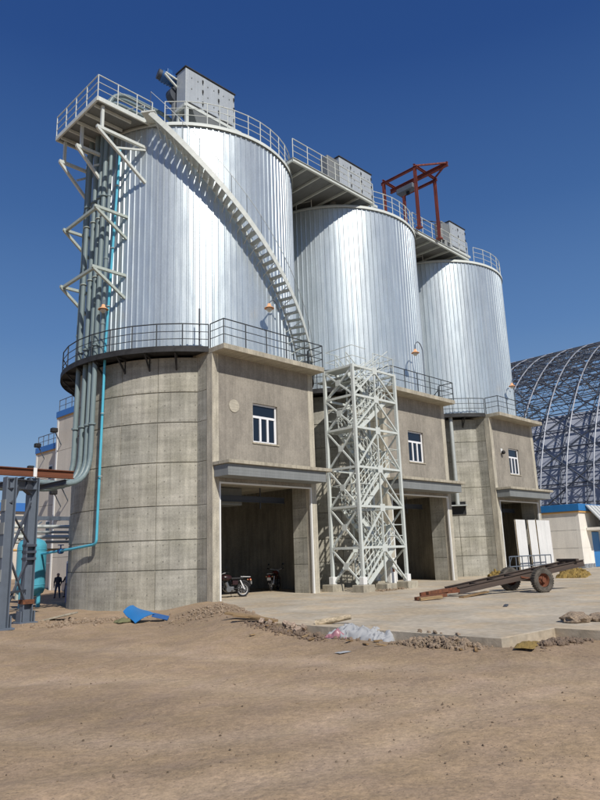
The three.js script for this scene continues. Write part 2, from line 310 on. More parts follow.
// ---------------------------------------------------------------- the three silos
const S = 11.015, R = 5.39, RS = 5.28, HP = 10.0, HT = 20.9, RR = 6.08, BW = 2.92, ZF = 5.5, DW = 2.6, DH = 4.55;
const lifts = [-.5, 1.23, 2.37, 3.69, 5.41, 7.05, 8.31, 9.8];
function curvedPanel(a0, a1, y0, y1, r, th, seg) {       // a slightly proud cast panel with chamfered edge
  const pos = [], uv = [], idx = []; const c = .012, ca = c / r / rad;
  const ring = [[a0, r - th], ...Array.from({ length: seg + 1 }, (_, i) => [a0 + ca + (a1 - a0 - 2 * ca) * i / seg, r]), [a1, r - th]];
  const ys = [[y0, -th], [y0 + c, 0], [y1 - c, 0], [y1, -th]];
  for (const [y, o] of ys) for (const [a, q] of ring) { const rq = Math.min(q, r + o); pos.push(Math.sin(a * rad) * rq, y, Math.cos(a * rad) * rq); uv.push(a * rad * r, y); }
  const n = ring.length; for (let j = 0; j < 3; j++) for (let i = 0; i < n - 1; i++) { const A = j * n + i; idx.push(A, A + 1, A + n, A + 1, A + n + 1, A + n); }
  let g = new THREE.BufferGeometry(); g.setAttribute('position', new THREE.Float32BufferAttribute(pos, 3)); g.setAttribute('uv', new THREE.Float32BufferAttribute(uv, 2)); g.setIndex(idx);
  g.computeVertexNormals(); return toCreasedNormals(g, .5);
}
function shellArc(a0, a1, y0, y1, r0, r1, seg) {          // solid ring sector
  const s = new THREE.Shape(); const n = seg;
  for (let i = 0; i <= n; i++) { const a = (a0 + (a1 - a0) * i / n) * rad; const f = i ? 'lineTo' : 'moveTo'; s[f](Math.sin(a) * r1, -Math.cos(a) * r1); }
  for (let i = n; i >= 0; i--) { const a = (a0 + (a1 - a0) * i / n) * rad; s.lineTo(Math.sin(a) * r0, -Math.cos(a) * r0); }
  const g = new THREE.ExtrudeGeometry(s, { depth: y1 - y0, bevelEnabled: false }); g.rotateX(-Math.PI / 2); g.translate(0, y0, 0); return metreUV(g);
}
const NP = 40, PW = 360 / NP;
function claddingPanel(k, variant) {
  // one trapezoid sheet: three ribs, slightly out of true
  const prof = []; const rib = .034;
  for (let i = 0; i < 3; i++) { const c = (i + .5) / 3; const w = 1 / 3; prof.push([c - w * .5, 0], [c - w * .20, .0], [c - w * .10, rib], [c + w * .08, rib], [c + w * .18, 0]); }
  prof.push([1, 0]);
  const rows = 7, pos = [], uv = [], idx = [];
  for (let j = 0; j < rows; j++) {
    const y = HP + .03 + (HT - HP - .06) * j / (rows - 1);
    for (const [t, o] of prof) { const a = (k + t) * PW * rad; const wob = .004 * (vnoise(k * 3.7 + t * 2, j * .9, 0, 0, 201 + variant) - .5); const q = RS + o + wob; pos.push(Math.sin(a) * q, y, Math.cos(a) * q); uv.push(a * RS, y); }
  }
  const n = prof.length; for (let j = 0; j < rows - 1; j++) for (let i = 0; i < n - 1; i++) { const A = j * n + i; idx.push(A, A + 1, A + n, A + 1, A + n + 1, A + n); }
  const g = new THREE.BufferGeometry(); g.setAttribute('position', new THREE.Float32BufferAttribute(pos, 3)); g.setAttribute('uv', new THREE.Float32BufferAttribute(uv, 2)); g.setIndex(idx); g.computeVertexNormals();
  return toCreasedNormals(g, .25);
}
const clad = []; for (let k = 0; k < NP; k++) clad.push(claddingPanel(k, 0));
// railing: posts and rails along a list of points
function railing(parent, name, pts, mat, h = 1.05, rows = [1.05, .72, .40], r = .022, postEvery = null) {
  const g = grp(name, parent);
  pts = pts.map(arr);
  pts.forEach((p, i) => { if (!postEvery || postEvery(i)) obj('post', rod(p, p.clone().add(V(0, h, 0)), r * 1.15, 6), mat, g); });
  for (const y of rows) { const segs = []; for (let i = 0; i < pts.length - 1; i++) segs.push(rod(pts[i].clone().add(V(0, y, 0)), pts[i + 1].clone().add(V(0, y, 0)), y === rows[0] ? r * 1.2 : r * .8, 6)); obj('rail', segs, mat, g); }
  return g;
}
const arcPts = (a0, a1, n, r, y) => Array.from({ length: n + 1 }, (_, i) => polar(a0 + (a1 - a0) * i / n, r, y));
const jitter = i => concVar.length ? Math.floor(hash2(i, 7, 3) * concVar.length) % concVar.length : 0;

function buildSilo(i, label) {
  const s = thing('storage_silo', label, 'silo', [i * S, 0, 0], 0, 'steel silos on concrete bases');
  const aj = Math.asin(BW / R) / rad;      // where the porch meets the drum
  // concrete drum: hollow shell behind the cast panels
  const drum = obj('concrete_drum', [shellArc(aj - 1.0, 360 - aj + 1.0, -.5, 9.8, R - .35, R - .044, 72)], M.concCore, s);
  const nsec = 17, span = (360 - 2 * aj) / nsec;
  for (let l = 0; l < lifts.length - 1; l++) for (let k = 0; k < nsec; k++) {
    const a0 = aj + k * span, g = curvedPanel(a0 + .06, a0 + span - .06, lifts[l] + .011, lifts[l + 1] - .011, R + .010 * (hash2(k, l, i + 5) - .5), .045, 6);
    obj('cast_panel', g, M.concrete[jitter(k * 31 + l * 7 + i * 101)], drum);
  }
  // porch box: side walls, corner columns, front wall above the gate, ceiling slab
  const zj = Math.sqrt(R * R - BW * BW) - .15;
  const porch = grp('porch', s);
  for (const sd of [-1, 1]) {
    const x0 = sd < 0 ? -BW : DW, x1 = sd < 0 ? -DW : BW;
    for (let l = 0; l < lifts.length - 1; l++) obj('wall_panel', bx(x0 + (sd < 0 ? .0 : .0), x1, lifts[l] + .012, lifts[l + 1] - .012, zj - .1, ZF - .36), M.concrete[jitter(l * 13 + sd + i * 9 + 3)], porch);
    obj('wall_core', bx(x0 + .03, x1 - .03, -.5, 9.79, zj - .12, ZF - .34), M.concCore, porch);
    obj('corner_column', rbx(x0 - .012 * (sd < 0), x1 + .012 * (sd > 0), -.5, 9.8, ZF - .36, ZF + .015, .02), M.column, porch);
    obj('jamb_strip', bx(sd < 0 ? -DW : DW - .07, sd < 0 ? -DW + .07 : DW, 0, DH, ZF - .06, ZF + .03), M.whiteTrim, porch);
  }
  // front wall with a window hole
  const wx0 = -.78, wx1 = .64, wy0 = 6.3, wy1 = 7.98;
  const fs = new THREE.Shape([[-DW, DH], [DW, DH], [DW, 9.8], [-DW, 9.8]].map(p => new THREE.Vector2(...p)));
  fs.holes.push(new THREE.Path([[wx0, wy0], [wx0, wy1], [wx1, wy1], [wx1, wy0]].map(p => new THREE.Vector2(...p))));
  const fg = new THREE.ExtrudeGeometry(fs, { depth: .28, bevelEnabled: false }); fg.translate(0, 0, ZF - .28);
  obj('front_wall', metreUV(fg), M.plaster, porch);
  obj('ceiling_slab', bx(-DW, DW, 4.62, 4.86, -4.2, ZF - .285), M.interior, porch);
  obj('lintel_trim', bx(-DW + .07, DW - .07, DH - .07, DH - .004, ZF - .05, ZF + .028), M.whiteTrim, porch);
  if (i === 0) { obj('patched_hole', new THREE.CylinderGeometry(.27, .27, .04, 20).rotateX(Math.PI / 2).translate(-1.8, 7.7, ZF + .005), M.column, porch); }
  // window: frame, transom, mullions, panes
  const w = grp('window', s), zf = ZF - .12;
  obj('frame', [bx(wx0, wx1, wy0, wy0 + .07, zf - .05, zf + .02), bx(wx0, wx1, wy1 - .07, wy1, zf - .05, zf + .02), bx(wx0, wx0 + .07, wy0 + .07, wy1 - .07, zf - .05, zf + .02), bx(wx1 - .07, wx1, wy0 + .07, wy1 - .07, zf - .05, zf + .02)], M.frame, w);
  const ty = wy1 - .56; obj('transom', bx(wx0 + .07, wx1 - .07, ty - .06, ty + .04, zf - .04, zf + .025), M.frame, w);
  const cols = [wx0 + .07, wx0 + .50, wx1 - .50, wx1 - .07];
  obj('pane', bx(cols[0], cols[3], ty + .04, wy1 - .07, zf - .02, zf - .01), M.glass, w);
  for (let k = 0; k < 3; k++) { obj('pane', bx(cols[k] + (k ? .05 : .04), cols[k + 1] - (k < 2 ? .05 : .04), wy0 + .07, ty - .06, zf - .02, zf - .01), M.glass, w); }
  for (const k of [1, 2]) obj('mullion', bx(cols[k] - .05, cols[k] + .05, wy0 + .07, ty - .06, zf - .04, zf + .03), M.frame, w);
  for (const x of [cols[0], cols[3] - .04]) obj('sash', bx(x, x + .04, wy0 + .07, ty - .06, zf - .03, zf + .01), M.frame, w);
  obj('sill', bx(wx0 - .05, wx1 + .05, wy0 - .07, wy0 - .004, ZF - .2, ZF + .04), M.slabConc, w);
  // awning and shutter box over the gate
  const aw = grp('gate_awning', s);
  obj('slab', rbx(-2.93, 2.93, 5.16, 5.30, ZF + .018, 6.53, .012), M.slabConc, aw);
  obj('shutter_box', rbx(-2.86, 2.66, 4.70, 5.155, ZF + .018, 6.40, .015), M.shutter, aw);
  for (let k = 0; k < 3; k++) obj('shutter_seam', bx(-2.86, 2.66, 4.80 + k * .12, 4.806 + k * .12, 6.399, 6.404), M.shutter, aw);
  // ring walkway, brackets, front platform
  const ring = grp('walkway_ring', s);
  obj('deck', shellArc(29, 331, HP - .10, HP, R - .1, RR, 72), M.ringDark, ring);
  obj('edge_plate', shellArc(29, 331, HP - .16, HP + .08, RR, RR + .015, 72), M.ringDark, ring);
  for (let a = 42; a <= 318; a += 12) { const p = polar(a, R - .02, HP - .16), q = polar(a, RR - .08, HP - .14), b = polar(a, R - .02, HP - .75); obj('bracket', [beam(p, q, .07, .09), beam(b, q, .06, .06), beam(p, b, .08, .06)], M.ringDark, ring); }
  obj('platform_slab', rbx(-BW - .02, BW + .02, HP - .22, HP, 4.2, 6.30, .015), M.slabConc, s);
  railing(s, 'ring_railing', arcPts(331, 29, 30, RR - .05, HP), M.railDark);
  railing(s, 'platform_railing', [[-BW + .02, HP, 5.36], [-BW + .02, HP, 6.24], ...Array.from({ length: 5 }, (_, k) => [-BW + .02 + (k + 1) * (2 * BW - .04) / 5, HP, 6.24]), [BW - .02, HP, 5.36]], M.railDark);
  // steel drum
  const shell = obj('steel_shell', new THREE.CylinderGeometry(RS - .05, RS - .05, HT - HP - .02, 80, 1, true).translate(0, (HT + HP) / 2, 0), M.galvPlain, s);
  for (let k = 0; k < NP; k++) obj('cladding_panel', clad[k], M.galv[Math.floor(hash2(k, i, 9) * 4) % 4], shell);
  obj('base_flashing', shellArc(0, 360, HP, HP + .12, RS - .1, RS + .07, 80), M.galvPlain, shell);
  const roof = obj('roof', new THREE.LatheGeometry([[RS + .09, HT - .10], [RS + .10, HT - .10], [RS + .10, HT + .06], [RS - .1, HT + .07], [.01, HT + .35]].map(p => new THREE.Vector2(...p)), 80), M.whiteSteel, s);
  // hanging machine housing and beam just inside the gate
  const bl = grp('loading_gear', s);
  obj('housing', rbx(-.9, .35, 3.85, 4.6, 2.3, 3.4, .03), M.filterGrey, bl);
  obj('beam', ibeam([-2.58, 4.1, 3.75], [2.58, 4.1, 3.75], .14, .26, .02), M.rackDark, bl);
  obj('hanger', [rod([1.1, 4.62, 3.75], [1.1, 3.7, 3.75], .03), rod([-1.6, 4.62, 3.75], [-1.6, 3.9, 3.75], .03)], M.rackDark, bl);
  return s;
}
const silos = [
  buildSilo(0, 'nearest corrugated steel silo with curving outside stair and drum-shaped concrete base'),
  buildSilo(1, 'middle steel silo on concrete base, standing behind the white lattice stair tower'),
  buildSilo(2, 'farthest steel silo on concrete base, white panels standing in its gate')];

// roof edge railings (light steel) of each silo
for (let i = 0; i < 3; i++) {
  const pts = arcPts(i === 0 ? -22 : -20, i === 2 ? 100 : 42, i === 2 ? 12 : 8, RS + .02, HT + .07);
  railing(silos[i], 'roof_railing', pts, M.whiteSteel, 1.1, [1.1, .75, .4], .02);
  railing(silos[i], 'roof_railing', arcPts(i === 2 ? 110 : 140, 300, 16, RS + .02, HT + .07), M.whiteSteel, 1.1, [1.1, .75, .4], .02);
}
// ---- extras on the nearest silo
{
  const s = silos[0];
  // outside stair curving down the shell
  const st = grp('spiral_stair', s);
  const A0 = -53, A1 = 41, H0 = 21.05, H1 = HP, N = 40;
  const path = a => H0 + (H1 - H0) * (a - A0) / (A1 - A0);
  const strip = (r, th, hh, off) => { const out = []; const n = 36; for (let k = 0; k < n; k++) { const a = A0 + (A1 - A0) * k / n, b = A0 + (A1 - A0) * (k + 1) / n; out.push(beam(polar(a, r, path(a) + off), polar(b, r, path(b) + off), th, hh)); } return out; };
  obj('stringer', strip(6.16, .03, .24, -.12), M.whiteSteel, st);
  obj('stringer', strip(5.42, .03, .20, -.14), M.whiteSteel, st);
  for (let k = 1; k < N; k++) { const a = A0 + (A1 - A0) * k / N, y = path(a) - .16; const g = metreUV(new THREE.BoxGeometry(.27, .035, .71)); g.translate(0, 0, 5.79); g.rotateY(a * rad); g.translate(0, y, 0); obj('tread', g, M.zinc, st); }
  obj('handrail', strip(6.16, .02, .02, .95), M.zinc, st);
  for (let k = 0; k <= 14; k++) { const a = A0 + (A1 - A0) * k / 14; obj('baluster', rod(polar(a, 6.16, path(a)), polar(a, 6.16, path(a) + .95), .012, 5), M.railDark, st); }
  for (let k = 0; k <= 24; k++) { const a = A0 + 2 + (A1 - A0 - 4) * k / 24; obj('stay', rod(polar(a, 5.27, path(a) - .62), polar(a, 6.12, path(a) - .2), .022, 5), M.whiteSteel, st); }
  obj('conduit_post', rod(polar(-32.5, 5.95, HP), polar(-32.5, 5.95, HP + 1.75), .035, 8), M.rackDark, s);
  // roof-level side platform for the pipes
  const pf = grp('side_platform', s); const px0 = -7.05, pz0 = -.95, pz1 = 2.95, py = 21.05;
  obj('deck', bx(px0, -3.2, py - .06, py, pz0, pz1), M.filterGrey, pf);
  obj('edge_channel', [beam([px0, py - .06, pz1], [-3.9, py - .06, pz1], .08, .2), beam([px0, py - .06, pz0], [px0, py - .06, pz1], .08, .2), beam([px0, py - .06, pz0], [-4.4, py - .06, pz0], .08, .2)], M.whiteSteel, pf);
  for (let k = 0; k < 5; k++) { const z = pz0 + (pz1 - pz0) * (k + .5) / 5; obj('joist', beam([px0 + .05, py - .15, z], [-5.2, py - .15, z], .06, .14), M.whiteSteel, pf); }
  // stair landing
  { const g = shellArc(-57, -51, py - .09, py - .02, 5.35, 6.2, 4); obj('landing', g, M.whiteSteel, pf); }
  railing(s, 'platform_railing', [[px0, py, pz0], [px0, py, pz0 + .95], [px0, py, pz0 + 1.9], [px0, py, pz0 + 2.9], [px0, py, pz1], [px0 + .95, py, pz1], [px0 + 1.9, py, pz1], [px0 + 2.7, py, pz1]], M.whiteSteel, 1.1, [1.1, .75, .4], .022);
  // roof hand rail between stair head and filter house
  railing(s, 'roof_railing', [[-4.0, HT + .1, 3.45], [-3.3, HT + .1, 4.12], [-2.5, HT + .1, 4.65], [-1.6, HT + .1, 5.02]], M.whiteSteel, 1.1, [1.1, .75, .4], .02);
  // knee braces below the platform, then two triangular pipe guides lower down
  const kb = grp('platform_brace', s);
  for (const z of [2.75, .9, -.75]) {
    const xs = -Math.sqrt(Math.max(RS * RS - z * z, 1));
    obj('post', beam([px0 + .35, py - .15, z], [px0 + .35, py - 1.25, z], .12, .12), M.whiteSteel, kb);
    obj('beam', beam([px0 + .1, py - 1.25, z], [xs, py - 1.25, z], .13, .13), M.whiteSteel, kb);
    obj('diagonal', beam([px0 + .15, py - 1.3, z], [xs, py - 3.0, z], .12, .12), M.whiteSteel, kb);
    obj('strut', beam([px0 + 1.0, py - 1.9, z], [xs, py - 1.35, z], .08, .08), M.whiteSteel, kb);
  }
  for (const y of [16.55, 13.75]) {
    const f = grp('pipe_guide', s), xo = -6.35;
    for (const z of [1.95, -.95]) {
      const xs = -Math.sqrt(RS * RS - z * z);
      obj('beam', beam([xo - .15, y, z], [xs, y, z], .12, .12), M.paleGreen, f);
      obj('diagonal', beam([xo - .08, y - .05, z], [xs, y - 1.05, z], .11, .11), M.paleGreen, f);
    }
    obj('beam', beam([xo, y, 1.95], [xo, y, -.95], .12, .12), M.paleGreen, f);
    for (const z of [-.40, .22, .70, 1.06]) obj('clamp', new THREE.TorusGeometry(.125, .028, 6, 14).rotateX(Math.PI / 2).translate(-5.78 + .1 * (y - 4.6) / 18.6, y + .05, z + .3 * (y - 4.6) / 18.6), M.paleGreen, f);
  }
}
// downpipe and a square hole on the third silo's flank
{
  const s = silos[2];
  obj('downpipe', pipe([polar(-50.5, 5.75, HP - .12), polar(-50.5, 5.75, 4.35)], .13, .2), M.zinc, s);
  const h = grp('wall_hatch', s); h.rotation.y = -50.2 * rad; h.position.y = 4.15;
  obj('opening', bx(-.45, .45, -.35, .35, R - .1, R + .02), M.black, h);
  obj('frame', [bx(-.5, -.45, -.4, .4, R - .05, R + .06), bx(.45, .5, -.4, .4, R - .05, R + .06), bx(-.45, .45, -.4, -.35, R - .05, R + .06), bx(-.45, .45, .35, .4, R - .05, R + .06)], M.ringDark, h);
  obj('shelf', bx(-.55, .55, .12, .18, R + .02, R + .5), M.zinc, h);
  const v = grp('wall_lamp', s); obj('bowl', new THREE.SphereGeometry(.13, 12, 8).translate(-1.75, 7.6, ZF + .16), M.black, v); obj('plate', bx(-1.85, -1.65, 7.55, 7.85, ZF + .016, ZF + .06), M.whiteTrim, v);
}

// ---------------------------------------------------------------- roof walkways between the silos
function roofWalk(x0, x1, zf, label) {
  const t = thing('roof_walkway', label, 'walkway', [x0, 0, 0], 0, 'walkways bridging the silo roofs'); const L = x1 - x0, y = 21.5, zb = -1.2;
  for (let k = 0; k < 6; k++) obj('deck_plate', bx(L * k / 6 + .006, L * (k + 1) / 6 - .006, y - .05, y, zb, zf), M.filterGrey, t);
  obj('edge_beam', ibeam([0, y - .14, zf - .04], [L, y - .14, zf - .04], .12, .22, .02), M.whiteSteel, t);
  obj('edge_beam', ibeam([0, y - .14, zb + .04], [L, y - .14, zb + .04], .12, .22, .02), M.whiteSteel, t);
  for (let k = 0; k <= 6; k++) obj('joist', beam([L * k / 6 * .98 + .05, y - .12, zb + .1], [L * k / 6 * .98 + .05, y - .12, zf - .1], .07, .13), M.whiteSteel, t);
  for (const x of [.25, L - .25]) {
    for (const z of [3.6, 1.4]) obj('leg', beam([x, y - .25, z], [x, 20.97, z], .14, .14), M.whiteSteel, t);
    obj('cross_beam', beam([x, y - .3, 3.7], [x, y - .3, -.5], .14, .12), M.whiteSteel, t);
  }
  // shallow truss seen below the deck
  obj('truss_chord', beam([.5, y - .35, .9], [L - .5, y - .35, .9], .1, .1), M.whiteSteel, t);
  obj('truss_chord', tube([[.4, y - 1.0, .9], [L * .3, y - .62, .9], [L * .5, y - .48, .9], [L * .7, y - .62, .9], [L - .4, y - 1.0, .9]], .05, 24, 6), M.whiteSteel, t);
  obj('truss_post', [.2, .4, .6, .8].map(f => beam([L * f, y - .35, .9], [L * f, y - .75, .9], .05, .05)), M.whiteSteel, t);
  railing(t, 'railing', Array.from({ length: 7 }, (_, k) => [L * k / 6 * .99 + .03, y, zf - .06]), M.whiteSteel, 1.1, [1.1, .75, .4], .022);
  return t;
}
roofWalk(2.75, 9.35, 4.95, 'light steel walkway deck bridging the nearest and middle silo roofs');
roofWalk(13.75, 20.35, 4.55, 'light steel walkway deck bridging middle and farthest silos, under the red frame');

// dust filter houses on the roofs
function filterHouse(i, label) {
  const t = thing('dust_filter', label, 'dust filter', [i * S - (i === 2 ? .95 : 1.35), 0, 3.05], 0, 'dust filter boxes on the silo roofs');
  const y0 = 22.65, y1 = 24.62, nd = i === 2 ? 2 : 3, w = nd * .485 + .045, d = .38;
  obj('casing', rbx(-w, w, y0, y1, -d, d, .02), M.filter, t);
  obj('lid', rbx(-w - .05, w + .05, y1 + .003, y1 + .07, -d - .05, d + .05, .015), M.ringDark, t);
  for (let k = 0; k < nd; k++) {
    const x0 = -w + .06 + k * .97; const p = obj('door_panel', rbx(x0, x0 + .90, y0 + .12, y1 - .08, d, d + .035, .012), M.filter, t);
    for (const [dx, dy] of [[.07, .35], [.07, 1.0], [.07, 1.55]]) obj('latch', bx(x0 + .88, x0 + .95, y0 + dy, y0 + dy + .16, d + .03, d + .07), M.black, p);
    obj('bolt', [[.25, 1.5], [.62, 1.5], [.25, .9], [.62, .55]].map(([a, b]) => rod([x0 + a, y0 + b, d + .03], [x0 + a, y0 + b, d + .06], .03, 6)), M.filterGrey, p);
  }
  obj('vent_slot', [0, 1, 2].slice(0, nd).map(k => bx(-w + .15 + k * .97, -w + .15 + k * .97 + .7, y0 + .03, y0 + .09, d, d + .02)), M.black, t);
  obj('base_frame', [beam([-w, y0 - .08, d], [w + .4, y0 - .08, d], .12, .15), beam([-w, y0 - .08, -d], [w + .4, y0 - .08, -d], .12, .15), beam([-w, y0 - .08, -d], [-w, y0 - .08, d], .12, .15)], M.whiteSteel, t);
  const hop = new THREE.CylinderGeometry(1.5, .5, 1.2, 4, 1); hop.rotateY(Math.PI / 4); hop.scale(w * .72, 1, .4); obj('hopper', metreUV(toCreasedNormals(hop, .3)).translate(0, y0 - .75, 0), M.filterGrey, t);
  for (const [x, z] of [[-w + .1, d - .05], [w - .1, d - .05], [-w + .1, -d + .05], [w - .1, -d + .05]]) obj('leg', beam([x, y0 - .15, z], [x, HT + .1, z], .14, .14), M.whiteSteel, t);
  if (i) { // grey fan casing at the left end
    obj('fan_casing', rbx(-w - 1.0, -w - .03, y0 + .25, y1 - .25, -d + .1, d - .05, .06), M.filterGrey, t);
    obj('duct', rod([-w - .55, y0 + .3, .2], [-w - .55, HT + .2, .2], .2, 14), M.filterGrey, t);
  }
  return t;
}
filterHouse(0, 'white dust filter box with latched doors on nearest silo roof beside blue fan');
filterHouse(1, 'white dust filter box with grey fan casing on the middle silo roof');
filterHouse(2, 'white dust filter box on the farthest silo roof, right of red frame');
{ // blue fan motor on a bracket
  const t = thing('exhaust_fan', 'blue fan motor on a white bracket beside the nearest roof filter box', 'fan', [-2.72, 24.35, 2.3]);
  obj('motor', rod([-.72, .22, -.1], [.2, .06, .1], .29, 20), M.blueDeep, t);
  for (let k = 0; k < 5; k++) obj('cooling_fin', rod([-.6 + k * .14, .2 - k * .024, -.07 + k * .03], [-.57 + k * .14, .195 - k * .024, -.064 + k * .03], .325, 20), M.blueDeep, t);
  obj('motor_cap', rod([-.88, .25, -.135], [-.72, .22, -.1], .25, 20), M.rackDark, t);
  obj('terminal_box', rbx(-.5, -.2, .38, .62, -.12, .14, .03), M.blueDeep, t);
  obj('bracket', [beam([-.8, 0, .35], [.55, -.75, .35], .08, .08), beam([-.75, .1, .36], [.5, -.05, .36], .07, .07), beam([.5, -.75, .35], [.5, 0, .35], .07, .07)], M.whiteSteel, t);
  obj('volute', new THREE.CylinderGeometry(.42, .42, .38, 22).rotateX(Math.PI / 2).translate(.05, -.65, 0), M.rackDark, t);
  obj('duct', [...pipe([[.05, -.9, 0], [.1, -2.0, 0], [.1, -3.25, 0]], .2, .3)], M.filterGrey, t);
}
// ---------------------------------------------------------------- red hoist frame
{
  const t = thing('hoist_frame', 'rusty red steel hoist frame with overhanging beam above the second walkway', 'hoist frame', [15.15, 21.5, 3.6]);
  const yt = 4.15, zf = 1.22, zb = -1.3, x0 = -1.15, x1 = 1.12;
  for (const [x, z] of [[x0, zf], [x1, zf], [x0, zb], [x1, zb]]) { const p = obj('post', ibeam([x, -.02, z], [x, yt, z], .17, .17, .03, [1, 0, 0]), M.redSteel, t); obj('foot_plate', bx(x - .16, x + .16, -.06, .04, z - .16, z + .16), M.redSteel, p); }
  for (const x of [x0, x1]) obj('side_beam', ibeam([x, yt + .06, zb - .2], [x, yt + .06, zf + .2], .13, .16, .02), M.redSteel, t);
  for (const z of [zb, zf]) obj('cross_beam', ibeam([x0 - .1, yt + .22, z], [x1 + .1, yt + .22, z], .13, .16, .02), M.redSteel, t);
  obj('trolley_beam', ibeam([0, yt + .02, zb - .3], [0, yt + .02, zf + 1.75], .17, .28, .03), M.redSteel, t);
  for (const x of [x0, x1]) obj('tie', beam([x, yt + .2, zf], [0, yt + .1, zf + 1.7], .09, .09), M.redSteel, t);
  const hz = obj('hoist', rbx(-.22, .3, yt - .55, yt - .17, -1.0, .35, .05), M.rackGrey, t);
  obj('hook_block', rbx(-.08, .08, yt - .8, yt - .56, -.3, -.1, .03), M.black, hz);
}
{ const b = obj('scaffold_bar', rod([14.9, 22.7, 4.0], [17.6, 23.3, 4.3], .035, 6), M.rackDark); tag(b, 'thin dark bar slanting across the rails beside the red frame', 'bar'); }

// ---------------------------------------------------------------- gooseneck lamps
function goose(label, base, dir, h, reach, drop) {
  const t = thing('gooseneck_lamp', label, 'lamp', base, 0, 'gooseneck lamps on the silos'); const d = V(...dir).normalize();
  const pts = [V(0, 0, 0), V(0, h, 0), V(0, h + .35, 0).addScaledVector(d, reach * .25), V(0, h + .42, 0).addScaledVector(d, reach * .6), V(0, h + .2, 0).addScaledVector(d, reach * .95), V(0, h - drop, 0).addScaledVector(d, reach)];
  obj('pole', tube(pts, .028, 30, 7), M.rackGrey, t);
  const e = pts[5]; const hd = obj('shade', new THREE.LatheGeometry([[.03, .16], [.07, .15], [.09, .04], [.22, -.05], [.225, -.07], [.2, -.06]].map(p => new THREE.Vector2(...p)), 18), M.lampHead, t); hd.position.copy(e);
  const gl = obj('bulb_glass', new THREE.SphereGeometry(.13, 14, 10), M.lampGlass, t); gl.position.copy(e).add(V(0, -.1, 0));
}
goose('gooseneck lamp with copper shade on nearest silo, left of the curving stair', [.9, 11.1, 5.55], [-1, 0, .35], 1.3, 1.0, .05);
goose('tall gooseneck lamp rising from the middle silo platform rail', [11.35, 10.02, 6.1], [-1, 0, .1], 2.5, .85, .25);
goose('gooseneck lamp with copper shade among the grey pipes above the ring walkway', [-5.5, 11.2, 1.35], [-.5, 0, .6], .95, .35, .0);
goose('gooseneck lamp at right edge of the farthest silo', [S * 2 + .9, 11.1, 5.55], [-1, 0, .35], 1.2, 1.0, .05);

// ---------------------------------------------------------------- grey conveying pipes and blue water pipe
{
  const zs = [-.40, .22, .70, 1.06], labels = ['leftmost', 'second from left', 'third from left', 'rightmost'];
  for (let k = 0; k < 4; k++) {
    const z = zs[k], x = -5.78, t = thing('conveying_pipe', 'grey steel conveying pipe up the nearest silo, ' + labels[k] + ' of the four', 'pipe', [x, 0, z], 0, 'grey conveying pipes');
    const zt = z, yb = 4.62 + .02 * k, run = 3.6 - k * .1;
    const up = [[-run, yb, .35 + k * .14], [-1.1 + .1 * k, yb + .03, 0.1], [0, yb + .35, 0], [.0, 7, 0], [0, 10.0, 0], [.0, 21.4, 0]];
    obj('riser', pipe([[-run, yb - .12, .55 + k * .16], [0, yb, 0], [.1, 23.25 - k * .02, .3], [3.2 + k * .25, 23.2, .3], [3.3 + k * .25, 21.0, .3]], .105, 1.3, 12), M.pipeGrey, t);
    for (const y of [7.2, 10.6, 17.6]) obj('flange', new THREE.CylinderGeometry(.16, .16, .07, 16).translate(.1 * (y - yb) / 18.6, y, .3 * (y - yb) / 18.6), M.pipeGrey, t);
  }
  for (const [z, lab] of [[-.82, 'slim grey conduit along the outer left edge of the nearest steel shell'], [1.38, 'slim grey conduit between the conveying pipes and the blue water pipe']]) { const t = thing('cable_conduit', lab, 'conduit', [-5.62, HP, z]); obj('tube', rod([0, .0, 0], [.05, 10.6, .2], .08, 10), M.pipeGrey, t); for (const y of [1.5, 4.5, 7.5]) obj('coupling', rod([.05 * y / 10.6, y, .2 * y / 10.6], [.05 * y / 10.6, y + .1, .2 * y / 10.6], .1, 10), M.pipeGrey, t); }
  const w = thing('water_pipe', 'bright blue water pipe down the nearest silo, elbowing left to the tank', 'pipe', [-5.55, 0, 1.5]);
  obj('pipe_run', pipe([[.25, 19.9, .35], [.05, 10.4, 0], [.02, 2.32, -.12], [-.12, 2.18, -1.9], [.15, 2.05, -5.7]], .055, .22, 10), M.cyan, w);
  for (const y of [18, 15, 12.3, 7.6, 5]) obj('clip', new THREE.TorusGeometry(.075, .02, 6, 12).rotateX(Math.PI / 2).translate(.03 + .2 * Math.max(0, y - 10.4) / 9.5, y, .35 * Math.max(0, y - 10.4) / 9.5), M.zinc, w);
  obj('valve', [rod([-.02, 2.12, -3.2], [-.02, 2.12, -3.0], .11, 12), rod([-.02, 2.12, -3.1], [-.02, 2.38, -3.1], .03), new THREE.TorusGeometry(.11, .02, 6, 14).rotateX(Math.PI / 2).translate(-.02, 2.38, -3.1)], M.blueDeep, w);
}
